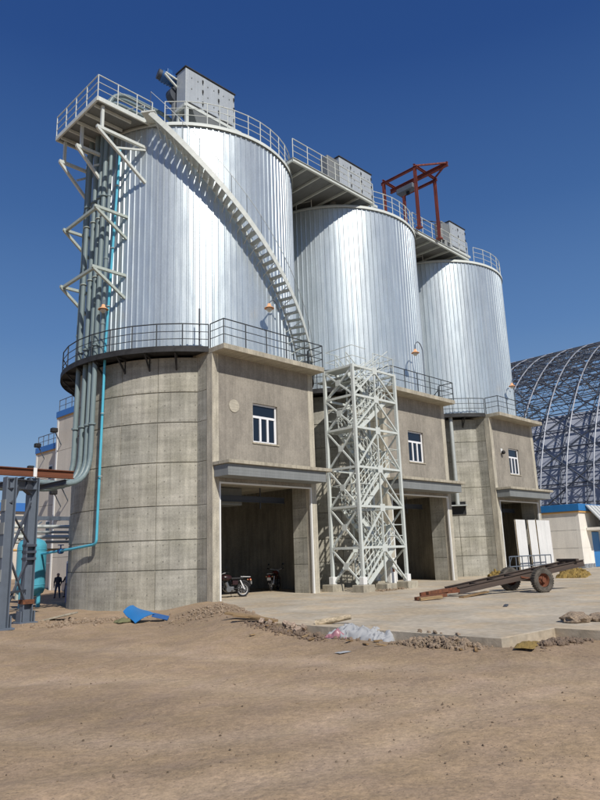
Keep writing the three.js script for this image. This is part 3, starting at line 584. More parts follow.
// ---------------------------------------------------------------- white lattice stair tower
{
  const t = thing('stair_tower', 'white steel lattice stair tower between the nearest and middle silos', 'stair tower', [3.85, 0, 5.45]);
  const W = 3.15, D = 1.75, lv = [.3, 1.86, 3.65, 5.4, 7.2, 8.7, 10.1], top = 10.15;
  const cm = M.whiteSteel, C = [[0, 0], [W, 0], [0, D], [W, D]];
  for (const [x, z] of C) {
    const c = obj('column', beam([x, .3, z], [x, top, z], .13, .13), cm, t);
    obj('base_sleeve', rbx(x - .13, x + .13, .3, .62, z - .13, z + .13, .02), M.whiteTrim, c);
    obj('footing', rbx(x - .38, x + .38, -.1, .30, z - .33, z + .33, .03), M.slabConc, t);
  }
  obj('footing', rbx(W / 2 - .35, W / 2 + .35, -.1, .28, D - .33, D + .33, .03), M.slabConc, t);
  for (let k = 1; k < lv.length; k++) {
    const y = lv[k], y0 = lv[k - 1];
    for (const z of [0, D]) {
      obj('girt', beam([0, y, z], [W, y, z], .09, .10), cm, t);
      if (k < lv.length) obj('hanger', beam([W / 2, y0 + (k === 1 ? .05 : 0), z], [W / 2, y, z], .06, .06), cm, t);
      for (const x of [.06, W - .06]) obj('brace', beam([W / 2, y - .08, z + .02], [x, y0 + .05, z + .02], .075, .06), cm, t);
      obj('gusset_plate', bx(W / 2 - .17, W / 2 + .17, y - .2, y + .13, z + .045, z + .062), cm, t);
    }
    for (const x of [0, W]) {
      obj('girt', beam([x, y, 0], [x, y, D], .09, .10), cm, t);
      obj('brace', beam([x + .02, y0 + .05, .06], [x + .02, y - .08, D - .06], .06, .07), cm, t);
      obj('brace', beam([x - .02, y - .08, .06], [x - .02, y0 + .05, D - .06], .06, .07), cm, t);
      obj('gusset_plate', bx(x - .075, x - .058, (y + y0) / 2 - .14, (y + y0) / 2 + .14, D / 2 - .14, D / 2 + .14), cm, t);
    }
    // landings and flights, alternating direction
    const rightUp = k % 2 === 1, zA = rightUp ? .98 : .12, zB = zA + .68;
    const xa = rightUp ? .45 : W - .45, xb = rightUp ? W - .7 : .7;
    const fl = grp('stair_flight', t);
    obj('stringer', beam([xa, y0, zA], [xb, y, zA], .04, .2), cm, fl); obj('stringer', beam([xa, y0, zB], [xb, y, zB], .04, .2), cm, fl);
    const n = 8; for (let q = 1; q < n; q++) obj('tread', bx(xa + (xb - xa) * q / n - .12, xa + (xb - xa) * q / n + .12, y0 + (y - y0) * q / n - .015, y0 + (y - y0) * q / n + .015, zA + .02, zB - .02), cm, fl);
    for (const zz of [zA, zB]) {
      for (const hh of [1.0, .68, .36]) obj('handrail', rod([xa, y0 + hh, zz], [xb, y + hh, zz], .022, 6), cm, fl);
      for (const q of [0, .125, .25, .375, .5, .625, .75, .875, 1]) obj('baluster', rod([xa + (xb - xa) * q, y0 + (y - y0) * q, zz], [xa + (xb - xa) * q, y0 + (y - y0) * q + 1, zz], .018, 5), cm, fl);
    }
    for (const [hh, zz] of [[.5, .05], [1, .05], [.5, D - .05], [1, D - .05]]) obj('guard_rail', rod(rightUp ? [W - 1.1, y + hh, zz] : [.05, y + hh, zz], rightUp ? [W - .05, y + hh, zz] : [1.1, y + hh, zz], .018, 6), cm, t);
    obj('landing', rightUp ? bx(W - .72, W - .06, y - .05, y, .1, D - .1) : bx(.06, .72, y - .05, y, .1, D - .1), M.zinc, t);
    { const x = rightUp ? W - .1 : .1; for (const hh of [.5, 1]) obj('landing_rail', rod([x, y + hh, .1], [x, y + hh, D - .1], .02, 6), cm, t); }
  }
  // guard rail and wire sides on top
  for (const z of [.15, .8, 1.0, 1.6]) { obj('top_handrail', rod([.3, top - .6, z], [W - .2, top + 1.0 + .2 * (z > .9), z], .022, 6), cm, t); obj('top_handrail', rod([.3, top - 1.0, z], [W - .2, top + .55, z], .018, 6), cm, t); for (const q of [.35, .6, .85, 1]) obj('top_post', rod([.3 + (W - .5) * q, top - .2 + .4 * q, z], [.3 + (W - .5) * q, top - .6 + 1.6 * q, z], .018, 5), cm, t); }
  railing(t, 'top_railing', [[W / 2, top, D], [W, top, D], [W, top, 0]], cm, .8, [.8, .4], .018);
  obj('link_deck', bx(.75, W - .1, 9.9, 9.96, -1.2, .8), M.zinc, t);
}
// junction cabinet at the foot of the tower
{
  const t = thing('control_cabinet', 'tall pale control cabinet standing behind the white stair tower', 'cabinet', [7.45, 0, 5.9]);
  obj('body', rbx(-.22, .22, .02, 1.35, -.18, .18, .02), M.whiteTrim, t); obj('door', rbx(-.19, .19, .12, 1.28, .18, .2, .008), M.whiteTrim, t); obj('warning_plate', bx(-.08, .1, .7, .95, .2, .206), M.woodRed, t); obj('post', bx(-.08, .08, 1.35, 2.7, -.05, .08), M.whiteTrim, t);
}

// ---------------------------------------------------------------- grey pipe rack at the left
{
  const t = thing('pipe_rack', 'blue-grey steel pipe rack with rust-brown edge beam at the left', 'pipe rack', [-9.2, -.25, 3.7]);
  const col = (x, z, h, w) => { const c = obj('column', ibeam([x, 0, z], [x, h, z], w, w, .03, [1, 0, 0]), M.rackGrey, t); obj('base_plate', rbx(x - .3, x + .3, 0, .06, z - .3, z + .3, .01), M.rackGrey, c); for (const s of [-1, 1]) obj('base_fin', bx(x + s * .22 - .02, x + s * .22 + .02, .06, .4, z - .18, z + .18), M.rackGrey, c); return c; };
  col(0, 0, 4.75, .32); col(-1.35, 1.45, 4.55, .32); col(-4.2, -3.2, 4.75, .3); col(-5.6, 0, 4.75, .3);
  for (const [a, b] of [[2.02, 2.06], [2.24, 2.28], [2.45, 2.49]]) obj('joint_band', bx(-.175, .175, a, b + .04, -.175, .175), M.rackDark, t);
  obj('edge_beam', ibeam([-8, 4.93, .02], [1.42, 4.93, .02], .16, .28, .03), M.rust, t);
  obj('splice_plate', bx(-.06, .06, 4.78, 5.09, .1, .13), M.whiteTrim, t);
  obj('edge_beam', ibeam([-8, 4.8, -3.0], [1.3, 4.8, -3.0], .14, .24, .03), M.rackDark, t);
  for (let k = 0; k < 6; k++) obj('cross_beam', ibeam([1.2 - k * 1.5, 4.68, -2.9], [1.2 - k * 1.5, 4.68, -.05], .12, .18, .02), M.rackDark, t);
  obj('portal_beam', ibeam([.05, 4.5, -.05], [-1.4, 4.35, 1.5], .2, .32, .03), M.rackDark, t);
  obj('haunch', beam([-.12, 4.3, .1], [-.5, 4.42, .5], .16, .3), M.rackDark, t); obj('haunch', beam([-1.3, 3.7, 1.4], [-1.0, 4.3, 1.08], .18, .2), M.rackDark, t);
  obj('diagonal', beam([-.1, 3.9, .1], [-1.3, 1.9, 1.35], .07, .07), M.rackDark, t);
  obj('diagonal', beam([-.1, .7, .1], [-1.3, 2.4, 1.35], .06, .06), M.rackGrey, t);
  obj('diagonal', beam([-1.3, .35, 1.38], [-.1, 2.0, .1], .06, .06), M.rackDark, t);
  obj('diagonal', beam([-1.28, 3.6, 1.35], [-.1, 2.6, .12], .05, .05), M.rackDark, t);
  obj('strut', beam([-1.3, 1.05, 1.4], [-.1, 1.05, .08], .07, .07), M.rackDark, t);
  obj('warning_tape', bx(-.19, .19, .62, .76, -.19, .19), M.woodRed, t);
  for (let k = 0; k < 4; k++) obj('gusset', bx(-1.53, -1.5, 1.4 + k * .7, 1.75 + k * .7, 1.3, 1.62), M.shutter, t);
}
// blue air receiver behind the rack
{
  const t = thing('air_tank', 'upright turquoise pressure tank behind the grey rack column', 'tank', [-5.62, -.3, -4.33]);
  const pts = [[.01, .5], [.35, .54], [.56, .66], [.63, .84], [.635, 1.0], [.635, 2.62], [.62, 2.78], [.52, 2.95], [.3, 3.05], [.01, 3.08]].map(p => new THREE.Vector2(...p));
  obj('shell', new THREE.LatheGeometry(pts, 36), M.cyanTank, t);
  for (const y of [1.02, 2.55]) obj('weld_band', new THREE.TorusGeometry(.638, .014, 6, 36).rotateX(Math.PI / 2).translate(0, y, 0), M.cyanTank, t);
  for (const a of [20, 110, 200, 290]) { const p = polar(a, .52, 0); obj('leg', beam([p.x, -.1, p.z], [p.x, .8, p.z], .14, .1), M.cyanTank, t); }
  obj('top_nozzle', [rod([0, 3.05, 0], [0, 3.3, 0], .07, 12), rod([0, 3.26, 0], [0, 3.3, 0], .13, 14)], M.cyanTank, t);
  obj('plinth', rbx(-.8, .8, -.3, .03, -.8, .8, .03), M.slabConc, t);
  obj('name_plate', bx(-.12, .12, 1.8, 2.0, .63, .655).rotateY(-.6), M.whiteTrim, t);
}
{ // dark blue post next to the drum
  const t = thing('bollard_post', 'dark blue upright post with pale cap beside the nearest concrete drum', 'post', [-2.85, -.35, -6.25]);
  obj('body', rod([0, 0, 0], [0, 1.95, 0], .14, 16), M.blueDeep, t); obj('cap', new THREE.SphereGeometry(.15, 14, 8, 0, 6.3, 0, 1.57).translate(0, 1.95, 0), M.whiteTrim, t); obj('collar', rod([0, .9, 0], [0, 1.0, 0], .16, 16), M.rackDark, t);
}

// ---------------------------------------------------------------- people in the shade behind
function sdfMesh(bones, k, res, c, half) {
  const mc = new MarchingCubes(res, new THREE.MeshBasicMaterial(), false, false, 120000); mc.isolation = 0;
  const P = V(0, 0, 0), hs = res / 2;
  for (let z = 0; z < res; z++) for (let y = 0; y < res; y++) for (let x = 0; x < res; x++) {
    P.set((x - hs) / hs * half + c.x, (y - hs) / hs * half + c.y, (z - hs) / hs * half + c.z);
    let d = 9;
    for (const b of bones) {
      const ab = b.ab, ax = P.x - b.a.x, ay = P.y - b.a.y, az = P.z - b.a.z; let t = (ax * ab.x + ay * ab.y + az * ab.z) / b.l2; t = t < 0 ? 0 : t > 1 ? 1 : t;
      const dx = ax - ab.x * t, dy = ay - ab.y * t, dz = (az - ab.z * t) * (b.flat || 1); const q = Math.sqrt(dx * dx + dy * dy + dz * dz) - (b.ra + (b.rb - b.ra) * t);
      const h = Math.max(0, k - Math.abs(d - q)) / k; d = Math.min(d, q) - h * h * k * .25;
    }
    mc.field[x + y * res + z * res * res] = -d;
  }
  mc.update(); const n = mc.count; const g = new THREE.BufferGeometry();
  const pos = new Float32Array(n * 3), nor = new Float32Array(n * 3);
  for (let i = 0; i < n * 3; i += 3) { pos[i] = mc.positionArray[i] * half + c.x; pos[i + 1] = mc.positionArray[i + 1] * half + c.y; pos[i + 2] = mc.positionArray[i + 2] * half + c.z; }
  g.setAttribute('position', new THREE.BufferAttribute(pos, 3)); let q = mergeVertices(g, 1e-4); q.computeVertexNormals(); return q.toNonIndexed();
}
const bone = (a, b, ra, rb, flat) => { a = arr(a); b = arr(b); const ab = b.clone().sub(a); return { a, b, ab, l2: Math.max(ab.lengthSq(), 1e-8), ra, rb, flat }; };
M.cloth = std({ vertexColors: true, roughness: .95 });
M.trouser = std({ map: rep(nA, .5), roughness: .95, color: lin(.045, .05, .07) });
M.skin = std({ roughness: .6, color: lin(.42, .25, .17) });
M.hair = std({ roughness: .7, color: lin(.012, .01, .009) });
function person(label, pos, turn, pose) {
  const t = thing('person', label, 'person', pos, turn, 'people in the shade of the silo');
  const hipY = .92, B = [];
  const { lFoot, rFoot, lHand, rHand, lElb, rElb } = pose;
  const body = [bone([0, .95, 0], [0, 1.15, 0], .15, .15, 1.2), bone([0, 1.15, 0], [0, 1.36, 0], .155, .165, 1.2), bone([-.15, 1.38, 0], [.15, 1.38, 0], .085, .085), bone([0, 1.4, 0], [0, 1.52, .01], .06, .052)];
  for (const [s, f] of [[-1, lFoot], [1, rFoot]]) { const hip = V(.09 * s, .92, 0), knee = V(.09 * s + (f[0] - .09 * s) * .5, .5, f[2] * .5 + .03), an = V(f[0], .09, f[2]); body.push(bone(hip, knee, .095, .068), bone(knee, an, .066, .045), bone([f[0], .05, f[2] - .04], [f[0] + .02 * s, .04, f[2] + .15], .046, .036)); }
  for (const [s, e, h] of [[-1, lElb, lHand], [1, rElb, rHand]]) { const sh = V(.19 * s, 1.39, 0); body.push(bone(sh, e, .062, .046), bone(e, h, .045, .032)); }
  { const bg = sdfMesh(body, .05, 92, V(0, .88, 0), .92), p = bg.attributes.position, c = new Float32Array(p.count * 3); for (let i = 0; i < p.count; i++) { const y = p.getY(i), far = Math.abs(p.getX(i)) > .235 && y < 1.2; const k = y < .085 ? [.02, .018, .016] : y < .93 && !far ? [.075, .085, .12] : [.045, .047, .058]; c.set(k, i * 3); } bg.setAttribute('color', new THREE.BufferAttribute(c, 3)); obj('body', bg, M.cloth, t); }
  // head with brow, nose, chin, ears
  const hd = [bone([0, 1.60, .0], [0, 1.66, .0], .088, .095, .95), bone([0, 1.55, .035], [0, 1.60, .03], .05, .07), bone([0, 1.60, .09], [0, 1.575, .112], .012, .018), bone([-.092, 1.6, 0], [-.096, 1.58, -.01], .016, .012), bone([.092, 1.6, 0], [.096, 1.58, -.01], .016, .012)];
  const head = obj('head', sdfMesh(hd, .02, 44, V(0, 1.61, .01), .16), M.skin, t);
  obj('eye', [new THREE.SphereGeometry(.011, 8, 6).translate(-.033, 1.618, .088), new THREE.SphereGeometry(.011, 8, 6).translate(.033, 1.618, .088)], M.black, head);
  obj('mouth', rod([-.022, 1.545, .082], [.022, 1.545, .082], .005, 5), M.hair, head);
  const hr = new THREE.SphereGeometry(.107, 20, 12, 0, Math.PI * 2, 0, 1.6); hr.rotateX(-.35); hr.translate(0, 1.645, -.012); obj('hair', hr, M.hair, head);
  for (const [s, h, e] of [[-1, lHand, lElb], [1, rHand, rElb]]) {
    const d = arr(h).clone().sub(arr(e)).normalize(), o = arr(h), side = V(0, 0, 0).crossVectors(d, V(s, 0, 0)).normalize(); const fin = [bone(o, o.clone().addScaledVector(d, .085), .03, .034)];
    for (let k = 0; k < 4; k++) { const b0 = o.clone().addScaledVector(d, .085).addScaledVector(side, (k - 1.5) * .02), m1 = b0.clone().addScaledVector(d, .035 - .004 * Math.abs(k - 1.3)), m2 = m1.clone().addScaledVector(d, .028).add(V(-s * .014, 0, 0)); fin.push(bone(b0, m1, .0095, .009), bone(m1, m2, .009, .008)); }
    const th = o.clone().addScaledVector(d, .03).addScaledVector(side, .03); fin.push(bone(th, th.clone().addScaledVector(d, .045).addScaledVector(side, .03), .011, .009));
    obj('hand', sdfMesh(fin, .008, 48, o.clone().addScaledVector(d, .07), .12), M.skin, t);
  }
  return t;
}
person('person in dark jacket standing with feet apart left of the blue post', [3.95, groundH(3.95, -21.7), -21.7], -.6, { lFoot: [-.17, 0, .05], rFoot: [.16, 0, -.02], lElb: V(-.25, 1.12, -.04), lHand: V(-.25, .86, .04), rElb: V(.25, 1.12, -.02), rHand: V(.22, .93, .16) });
person('person in dark clothes half hidden by the blue post', [4.62, groundH(4.6, -21.6), -21.6], -1.2, { lFoot: [-.1, 0, .12], rFoot: [.12, 0, -.1], lElb: V(-.27, 1.12, .12), lHand: V(-.2, 1.08, .36), rElb: V(.28, 1.12, -.05), rHand: V(.3, .88, .04) });

// ---------------------------------------------------------------- far plant buildings at left
function block(label, x, z0, z1, h, lamps) {
  const t = thing('plant_building', label, 'building', [x, -1, (z0 + z1) / 2], 0, 'beige plant buildings with blue parapets'); const d = (z1 - z0) / 2, D = 9, H = h + 1;
  const rows = 5; for (let k = 0; k < rows; k++) obj('wall_panel', bx(0, D, H * k / rows + .02, H * (k + 1) / rows - .01, -d, d), M.farWall, t);
  obj('corner_trim', [bx(-.05, .25, 0, H, -d - .05, -d + .22), bx(-.05, .25, 0, H, d - .22, d + .05)], M.whiteTrim, t);
  obj('parapet', bx(-.12, D + .1, H, H + .55, -d - .12, d + .12), M.farBlue, t);
  obj('orange_line', bx(-.08, D, H - .12, H - .004, -d - .08, d + .08), M.orange, t);
  const n = Math.max(2, Math.round(2 * d / 1.2)); railing(t, 'roof_railing', Array.from({ length: n + 1 }, (_, k) => [.1, H + .55, -d + 2 * d * k / n]), M.rackGrey, 1.1, [1.1, .55], .035);
  for (const [zz, y, blue] of lamps) { const g = grp('floodlight', t); obj('arm', rod([0, y - 1.1, zz], [-.9, y, zz + .5], .05, 6), M.rackGrey, g); obj('head', rbx(-1.25, -.7, y - .15, y + .25, zz + .3, zz + .8, .08), blue ? M.blue : M.black, g); }
  for (const [zz, y] of [[0, 5.2], [d * .5, 5.2], [0, 10.4]]) { const w = grp('window', t); obj('frame', bx(-.06, .02, y - .1, y + 1.3, zz - .4, zz + .4), M.whiteTrim, w); obj('pane', bx(-.075, -.06, y, y + 1.2, zz - .33, zz + .33), M.glass, w); }
}
block('lower beige plant building with blue parapet at far left', 9, -38.2, -31.5, 12.2, [[-2.9, 11.6], [-1.6, 13.6]]);
block('taller beige plant building with blue parapet beside nearest drum', 7.74, -31.2, -24, 14.5, [[-2.7, 14], [-2.2, 8.5], [-.9, 8.9, true]]);
{
  const t = thing('blue_roof_shed', 'distant pale shed with a blue roof seen through the grey rack', 'shed', [14, -1, -70]);
  obj('wall', bx(-10, 6, 0, 9.5, -6, 6), M.farWall, t); obj('roof', bx(-10.4, 6.4, 9.5, 10.6, -6.4, 6.4), M.farBlue, t); obj('door', bx(-4, -1, 0, 4, 6, 6.1), M.rackGrey, t);
}
{ // background pipe bridge
  const t = thing('pipe_bridge', 'pale pipe bridge running behind the turquoise tank', 'pipe bridge', [-1, -.9, -22]);
  for (const x of [-12, -7, -2, 3, 7.2]) { obj('column', beam([x, 0, 0], [x, 5.6, 0], .28, .28), M.paleGreen, t); obj('column', beam([x, 0, -2], [x, 5.6, -2], .24, .24), M.paleGreen, t); obj('cross_beam', beam([x, 5.5, .2], [x, 5.5, -2.2], .2, .22), M.rackGrey, t); obj('cross_beam', beam([x, 4.2, .2], [x, 4.2, -2.2], .16, .18), M.rackGrey, t); }
  obj('long_beam', beam([-14, 5.75, .1], [8.6, 5.75, .1], .2, .28), M.rackGrey, t);
  for (const [y, z, r, m] of [[5.15, .25, .13, M.whiteSteel], [4.75, .2, .1, M.zinc], [4.4, .3, .14, M.whiteSteel], [4.05, .15, .1, M.zinc], [3.5, .3, .08, M.orange]]) obj('pipe', rod([-14, y, z], [8.6, y, z], r, 10), m, t);
  for (let k = 0; k < 6; k++) obj('brace', beam([-12 + k * 3.5, 4.2, .12], [-10.4 + k * 3.5, 5.5, .12], .08, .08), M.rackGrey, t);
}
{ // low retaining wall with a bank of soil
  const t = thing('yard_wall', 'low beige yard wall far behind the turquoise tank', 'wall', [-2, -1.1, -33]);
  for (let k = 0; k < 8; k++) obj('wall_bay', bx(-16 + k * 2.4 + .01, -16 + (k + 1) * 2.4 - .01, 0, 3.1, -.15, .15), M.farWall, t);
  obj('coping', bx(-16.1, 3.3, 3.1, 3.22, -.22, .22), M.slabConc, t);
}
// ---------------------------------------------------------------- lattice storage hall at the right
{
  const t = thing('lattice_hall', 'huge arched storage hall with exposed steel lattice at the right edge', 'storage hall', [105, -1, 0]);
  const RO = 37.8, RI = 35.6, dz = 3.6, z0 = 10.4, NR = 26, TH = a => a * rad;
  const pt = (r, a, z) => V(-Math.cos(TH(a)) * r, Math.sin(TH(a)) * r, z);
  const as = []; for (let a = 2; a <= 118; a += 4.55) as.push(a);
  for (let k = 0; k < NR; k++) {
    const z = z0 - k * dz; const pts = as.map(a => pt(RO, a, z));
    obj('arch_rib', new THREE.TubeGeometry(new THREE.CatmullRomCurve3(pts), 44, .11, 6, false), M.hallRib, t);
  }
  for (let k = 0; k < NR - 1; k++) { const z = z0 - (k + .5) * dz; obj('inner_rib', new THREE.TubeGeometry(new THREE.CatmullRomCurve3(as.map(a => pt(RI, a + 2.2, z))), 36, .10, 5, false), M.hallTube, t); }
  const zE = z0 - (NR - 1) * dz;
  as.forEach((a, j) => { obj('purlin', rod(pt(RO, a, z0), pt(RO, a, zE), .085, 5), M.hallTube, t); obj('inner_purlin', rod(pt(RI, a + 2.2, z0 - 1.5), pt(RI, a + 2.2, zE + 1.5), .09, 5), M.hallTube, t); });
  // web members between the layers: too many to count
  const web = [], diag = [];
  for (let k = 0; k < NR - 1; k++) for (let j = 0; j < as.length - 1; j++) {
    const z = z0 - k * dz, zi = z - dz / 2, n = pt(RI, as[j] + 2.2, zi);
    for (const [da, dzz] of [[0, 0], [4.55, 0], [0, -dz], [4.55, -dz]]) web.push(rod(pt(RO, as[j] + da, z + dzz), n, .05, 3));
    if (j < as.length - 2 && k < NR - 2 && j % 2 === 0) { if (k % 2 === 0) diag.push(rod(pt(RO - .1, as[j], z), pt(RO - .1, as[j] + 9.1, z - 2 * dz), .10, 4)); else diag.push(rod(pt(RO - .1, as[j] + 9.1, z), pt(RO - .1, as[j], z - 2 * dz), .10, 4)); }
  }
  for (let k = 0; k < NR - 1; k++) for (let j = 0; j < as.length - 1; j++) { const z = z0 - k * dz; web.push(rod(pt(RO, as[j], z), pt(RO, as[j] + 4.55, z - dz), .045, 3), rod(pt(RO, as[j] + 4.55, z), pt(RO, as[j], z - dz), .045, 3)); }
  obj('web_members', web, M.hallTube, t).userData.kind = 'stuff';
  obj('diagonal_members', diag, M.hallTube, t).userData.kind = 'stuff';
  // sheeting on the lower flank, sheet rows one by one
  for (const j of [0, 1, 2, 3, 4, 5, 6, 7, 33, 34, 35, 36, 37, 38]) {
    const a0 = 1 + j * 4.55, a1 = a0 + 4.75, pos = [], uv = [], idx = []; const n = 3;
    for (let q = 0; q <= n; q++) { const a = a0 + (a1 - a0) * q / n; for (const z of [z0, zE]) { const p = pt(RI - .35 - (j % 2) * .04, a, z); pos.push(p.x, p.y, p.z); uv.push(z, a * .62); } }
    for (let q = 0; q < n; q++) idx.push(q * 2, q * 2 + 1, q * 2 + 2, q * 2 + 1, q * 2 + 3, q * 2 + 2);
    const g = new THREE.BufferGeometry(); g.setAttribute('position', new THREE.Float32BufferAttribute(pos, 3)); g.setAttribute('uv', new THREE.Float32BufferAttribute(uv, 2)); g.setIndex(idx); g.computeVertexNormals();
    obj('sheet_row', g, M.hallSheet, t);
  }
}
// ---------------------------------------------------------------- site office
{
  const t = thing('site_office', 'cream single-storey office with blue parapet and blue door at the right edge', 'building', [31, 0, 5.5]);
  const H = 4.05, L = 16, D = 13; M.officeSide = M.officeWall;
  const ys = [.3, 1.45, 2.75, H];
  for (let k = 0; k < 3; k++) { obj('wall_panel', bx(0, .3, ys[k] + .012, ys[k + 1] - .012, -D, -.31), M.officeWall, t); obj('wall_panel', bx(0, 1.9, ys[k] + .004, ys[k + 1] - .004, -.3, 0), M.officeWall, t); obj('wall_panel', bx(3.6, L, ys[k] + .012, ys[k + 1] - .012, -.3, 0), M.officeWall, t); }
  obj('wall_core', bx(.04, L, .0, H - .02, -D, -.32), M.officePlinth, t);
  obj('plinth', [bx(-.03, 1.9, -.1, .3, -.3, .03), bx(-.03, .3, -.1, .3, -D, -.31)], M.officePlinth, t);
  obj('parapet', rbx(-.14, L, H + .1, H + .62, -D, .14, .02), M.blue, t);
  obj('orange_line', bx(-.1, L, H - .02, H + .095, -D, .1), M.orange, t);
  const dr = obj('door', rbx(1.95, 3.55, .02, 2.6, -.15, -.08, .01), M.blue, t); obj('handle', rbx(2.05, 2.1, 1.0, 1.3, -.08, -.03, .01), M.whiteTrim, dr);
  obj('door_jamb', [bx(1.9, 1.95, 0, 2.65, -.3, .02), bx(3.55, 3.6, 0, 2.65, -.3, .02)], M.whiteTrim, t); obj('over_door', bx(1.9, 3.6, 2.65, H, -.3, -.02), M.officeWall, t);
  const c = grp('entrance_canopy', t);
  obj('ledge', bx(1.1, 6, 2.72, 2.92, .03, 1.5), M.officeWall, c);
  for (let k = 0; k < 14; k++) { const x = 1.15 + k * .34; obj('roof_rib', beam([x, 4.6, .18], [x, 2.98, 1.5], .16, .05), k % 2 ? M.whitePanel : M.zinc, c); }
  obj('roof_sheet', beam([3.5, 4.55, .16], [3.5, 2.94, 1.48], 4.8, .03), M.whitePanel, c);
}
// ---------------------------------------------------------------- white panels and blue barrier before the third gate
{
  const spec = [[19.97, 21.19, 'leftmost'], [21.66, 22.62, 'middle, narrowest'], [22.76, 24.62, 'rightmost, widest']];
  for (const [a, b, w] of spec) {
    const t = thing('white_panel', 'tall white insulated panel in the farthest gate, ' + w + ' of the three', 'panel', [(a + b) / 2, .02, 6.15], 0, 'white insulated panels'); const g = (b - a) / 2; t.rotation.x = -.015; t.rotation.z = w === 'leftmost' ? -.006 : w[0] === 'm' ? .012 : -.004;
    obj('face_sheet', rbx(-g, g, 0, 3.3, .03, .05, .006), M.whitePanel, t); obj('foam_core', bx(-g + .005, g - .005, .005, 3.295, -.03, .03), M.straw, t); obj('back_sheet', rbx(-g, g, 0, 3.3, -.05, -.03, .006), M.whitePanel, t);
    if (g > .7) obj('lap_seam', bx(.15, .165, 0, 3.3, .05, .054), M.zinc, t);
  }
  const f = thing('barrier_fence', 'blue-grey tubular barrier standing before the white panels', 'barrier', [17.8, 0, 6.65]);
  for (const y of [1.12, .55, .12]) obj('rail', rod([0, y, 0], [5.4, y, 0], .035, 8), M.rackGrey, f);
  for (let k = 0; k <= 7; k++) obj('bar', rod([5.4 * k / 7, 0, 0], [5.4 * k / 7, 1.12, 0], .03, 8), M.rackGrey, f);
  obj('stay', rod([.3, 1.1, 0], [.3, 0, -.5], .03, 8), M.rackGrey, f);
  const g = thing('ladder', 'narrow blue-grey ladder standing inside the farthest gate', 'ladder', [19.65, 0, 5.0]);
  for (const x of [-.2, .25]) obj('upright', rod([x, 0, 0], [x, 2.6, 0], .035, 8), M.rackGrey, g); for (const y of [.6, 1.3, 2.0, 2.55]) obj('rung', rod([-.2, y, 0], [.25, y, 0], .025, 8), M.rackGrey, g);
}
// ---------------------------------------------------------------- derelict trailer chassis
{
  const dir = Math.atan2(-.42, .91);   // heading of +x local
  const t = thing('trailer_chassis', 'rusty two-wheeled trailer chassis with its nose on the slab', 'trailer', [5.75, 0, 13.65], dir);
  const tilt = .135, y0 = .64; const Y = x => y0 + x * tilt;
  for (const z of [-.42, .42]) { obj('chassis_rail', [ibeam([-3.3, Y(-3.3), z], [2.5, Y(2.5), z], .11, .24, .02)], M.rustDark, t); }
  for (const x of [-3.1, -2.2, -1.4, -.6, .7, 1.4, 2.0, 2.4]) obj('cross_member', beam([x, Y(x), -.4], [x, Y(x), .4], .1, .16), M.rustDark, t);
  obj('drawbar', [beam([-3.25, Y(-3.25), -.42], [-4.6, .12, 0], .1, .12), beam([-3.25, Y(-3.25), .42], [-4.6, .12, 0], .1, .12)], M.rust, t);
  obj('axle', rod([0, .44, -.95], [0, .44, .95], .06, 12), M.rustDark, t);
  for (const z of [-.42, .42]) obj('leaf_spring', tube([[-.55, .56, z], [-.25, .5, z], [0, .47, z], [.25, .5, z], [.55, .62, z]], .045, 16, 6), M.rust, t);
  obj('bolster', beam([2.1, Y(2.1) + .17, -.55], [2.1, Y(2.1) + .17, .55], .14, .1), M.rustDark, t);
  for (const s of [-1, 1]) {
    const w = grp('wheel', t); w.position.set(0, .44, s * .95);
    obj('tyre', new THREE.LatheGeometry([[.25, -.10], [.34, -.125], [.41, -.12], [.435, -.09], [.44, -.03], [.44, .03], [.435, .09], [.41, .12], [.34, .125], [.25, .10]].map(p => new THREE.Vector2(...p)), 36).rotateX(Math.PI / 2), M.rubber, w);
    const tread = []; for (let k = 0; k < 30; k++) { const g = new THREE.BoxGeometry(.055, .02, .2); g.translate(0, .443, 0); g.rotateZ(k * 12 * rad); tread.push(g); } obj('tread_blocks', tread, M.rubber, w);
    obj('rim', new THREE.LatheGeometry([[.06, .05], [.12, .02], [.16, -.03], [.2, -.02], [.22, .06], [.255, .1], [.258, -.1]].map(p => new THREE.Vector2(...p)), 28).rotateX(s > 0 ? Math.PI / 2 : -Math.PI / 2), M.rust, w);
    obj('hub', rod([0, 0, -.09], [0, 0, .11 * s + .001], .085, 14), M.rust, w);
    const nuts = []; for (let k = 0; k < 6; k++) { const p = polar(k * 60, .13, 0); nuts.push(rod([p.x, p.z, .02 * s], [p.x, p.z, .06 * s], .018, 6)); } obj('wheel_nuts', nuts, M.rust, w);
  }
}
// timbers at the trailer's nose
{
  const L = [['short reddish timber lying at the trailer nose, nearest of the timbers', 1.0, 12.55, .25, 1.35, .16, .12, M.woodRed, .07], ['long dark red timber lying under the trailer nose', 2.0, 12.35, .1, 1.6, .14, .12, M.woodRed, .2], ['pale timber end sticking out left of the trailer nose', .7, 12.75, .35, .9, .12, .1, M.wood, .06], ['dark board lying flat beside the trailer nose', 2.9, 13.1, -.05, 1.9, .2, .05, M.woodGrey, .04]];
  for (const [lab, x, z, a, len, w, h, m, y] of L) tag(obj('timber', metreUV(rbx(-len / 2, len / 2, -h / 2, h / 2, -w / 2, w / 2, .012)).rotateZ(.04).rotateY(-a).translate(x, y + .02, z), m), lab, 'timber', 'timbers at the trailer nose');
}
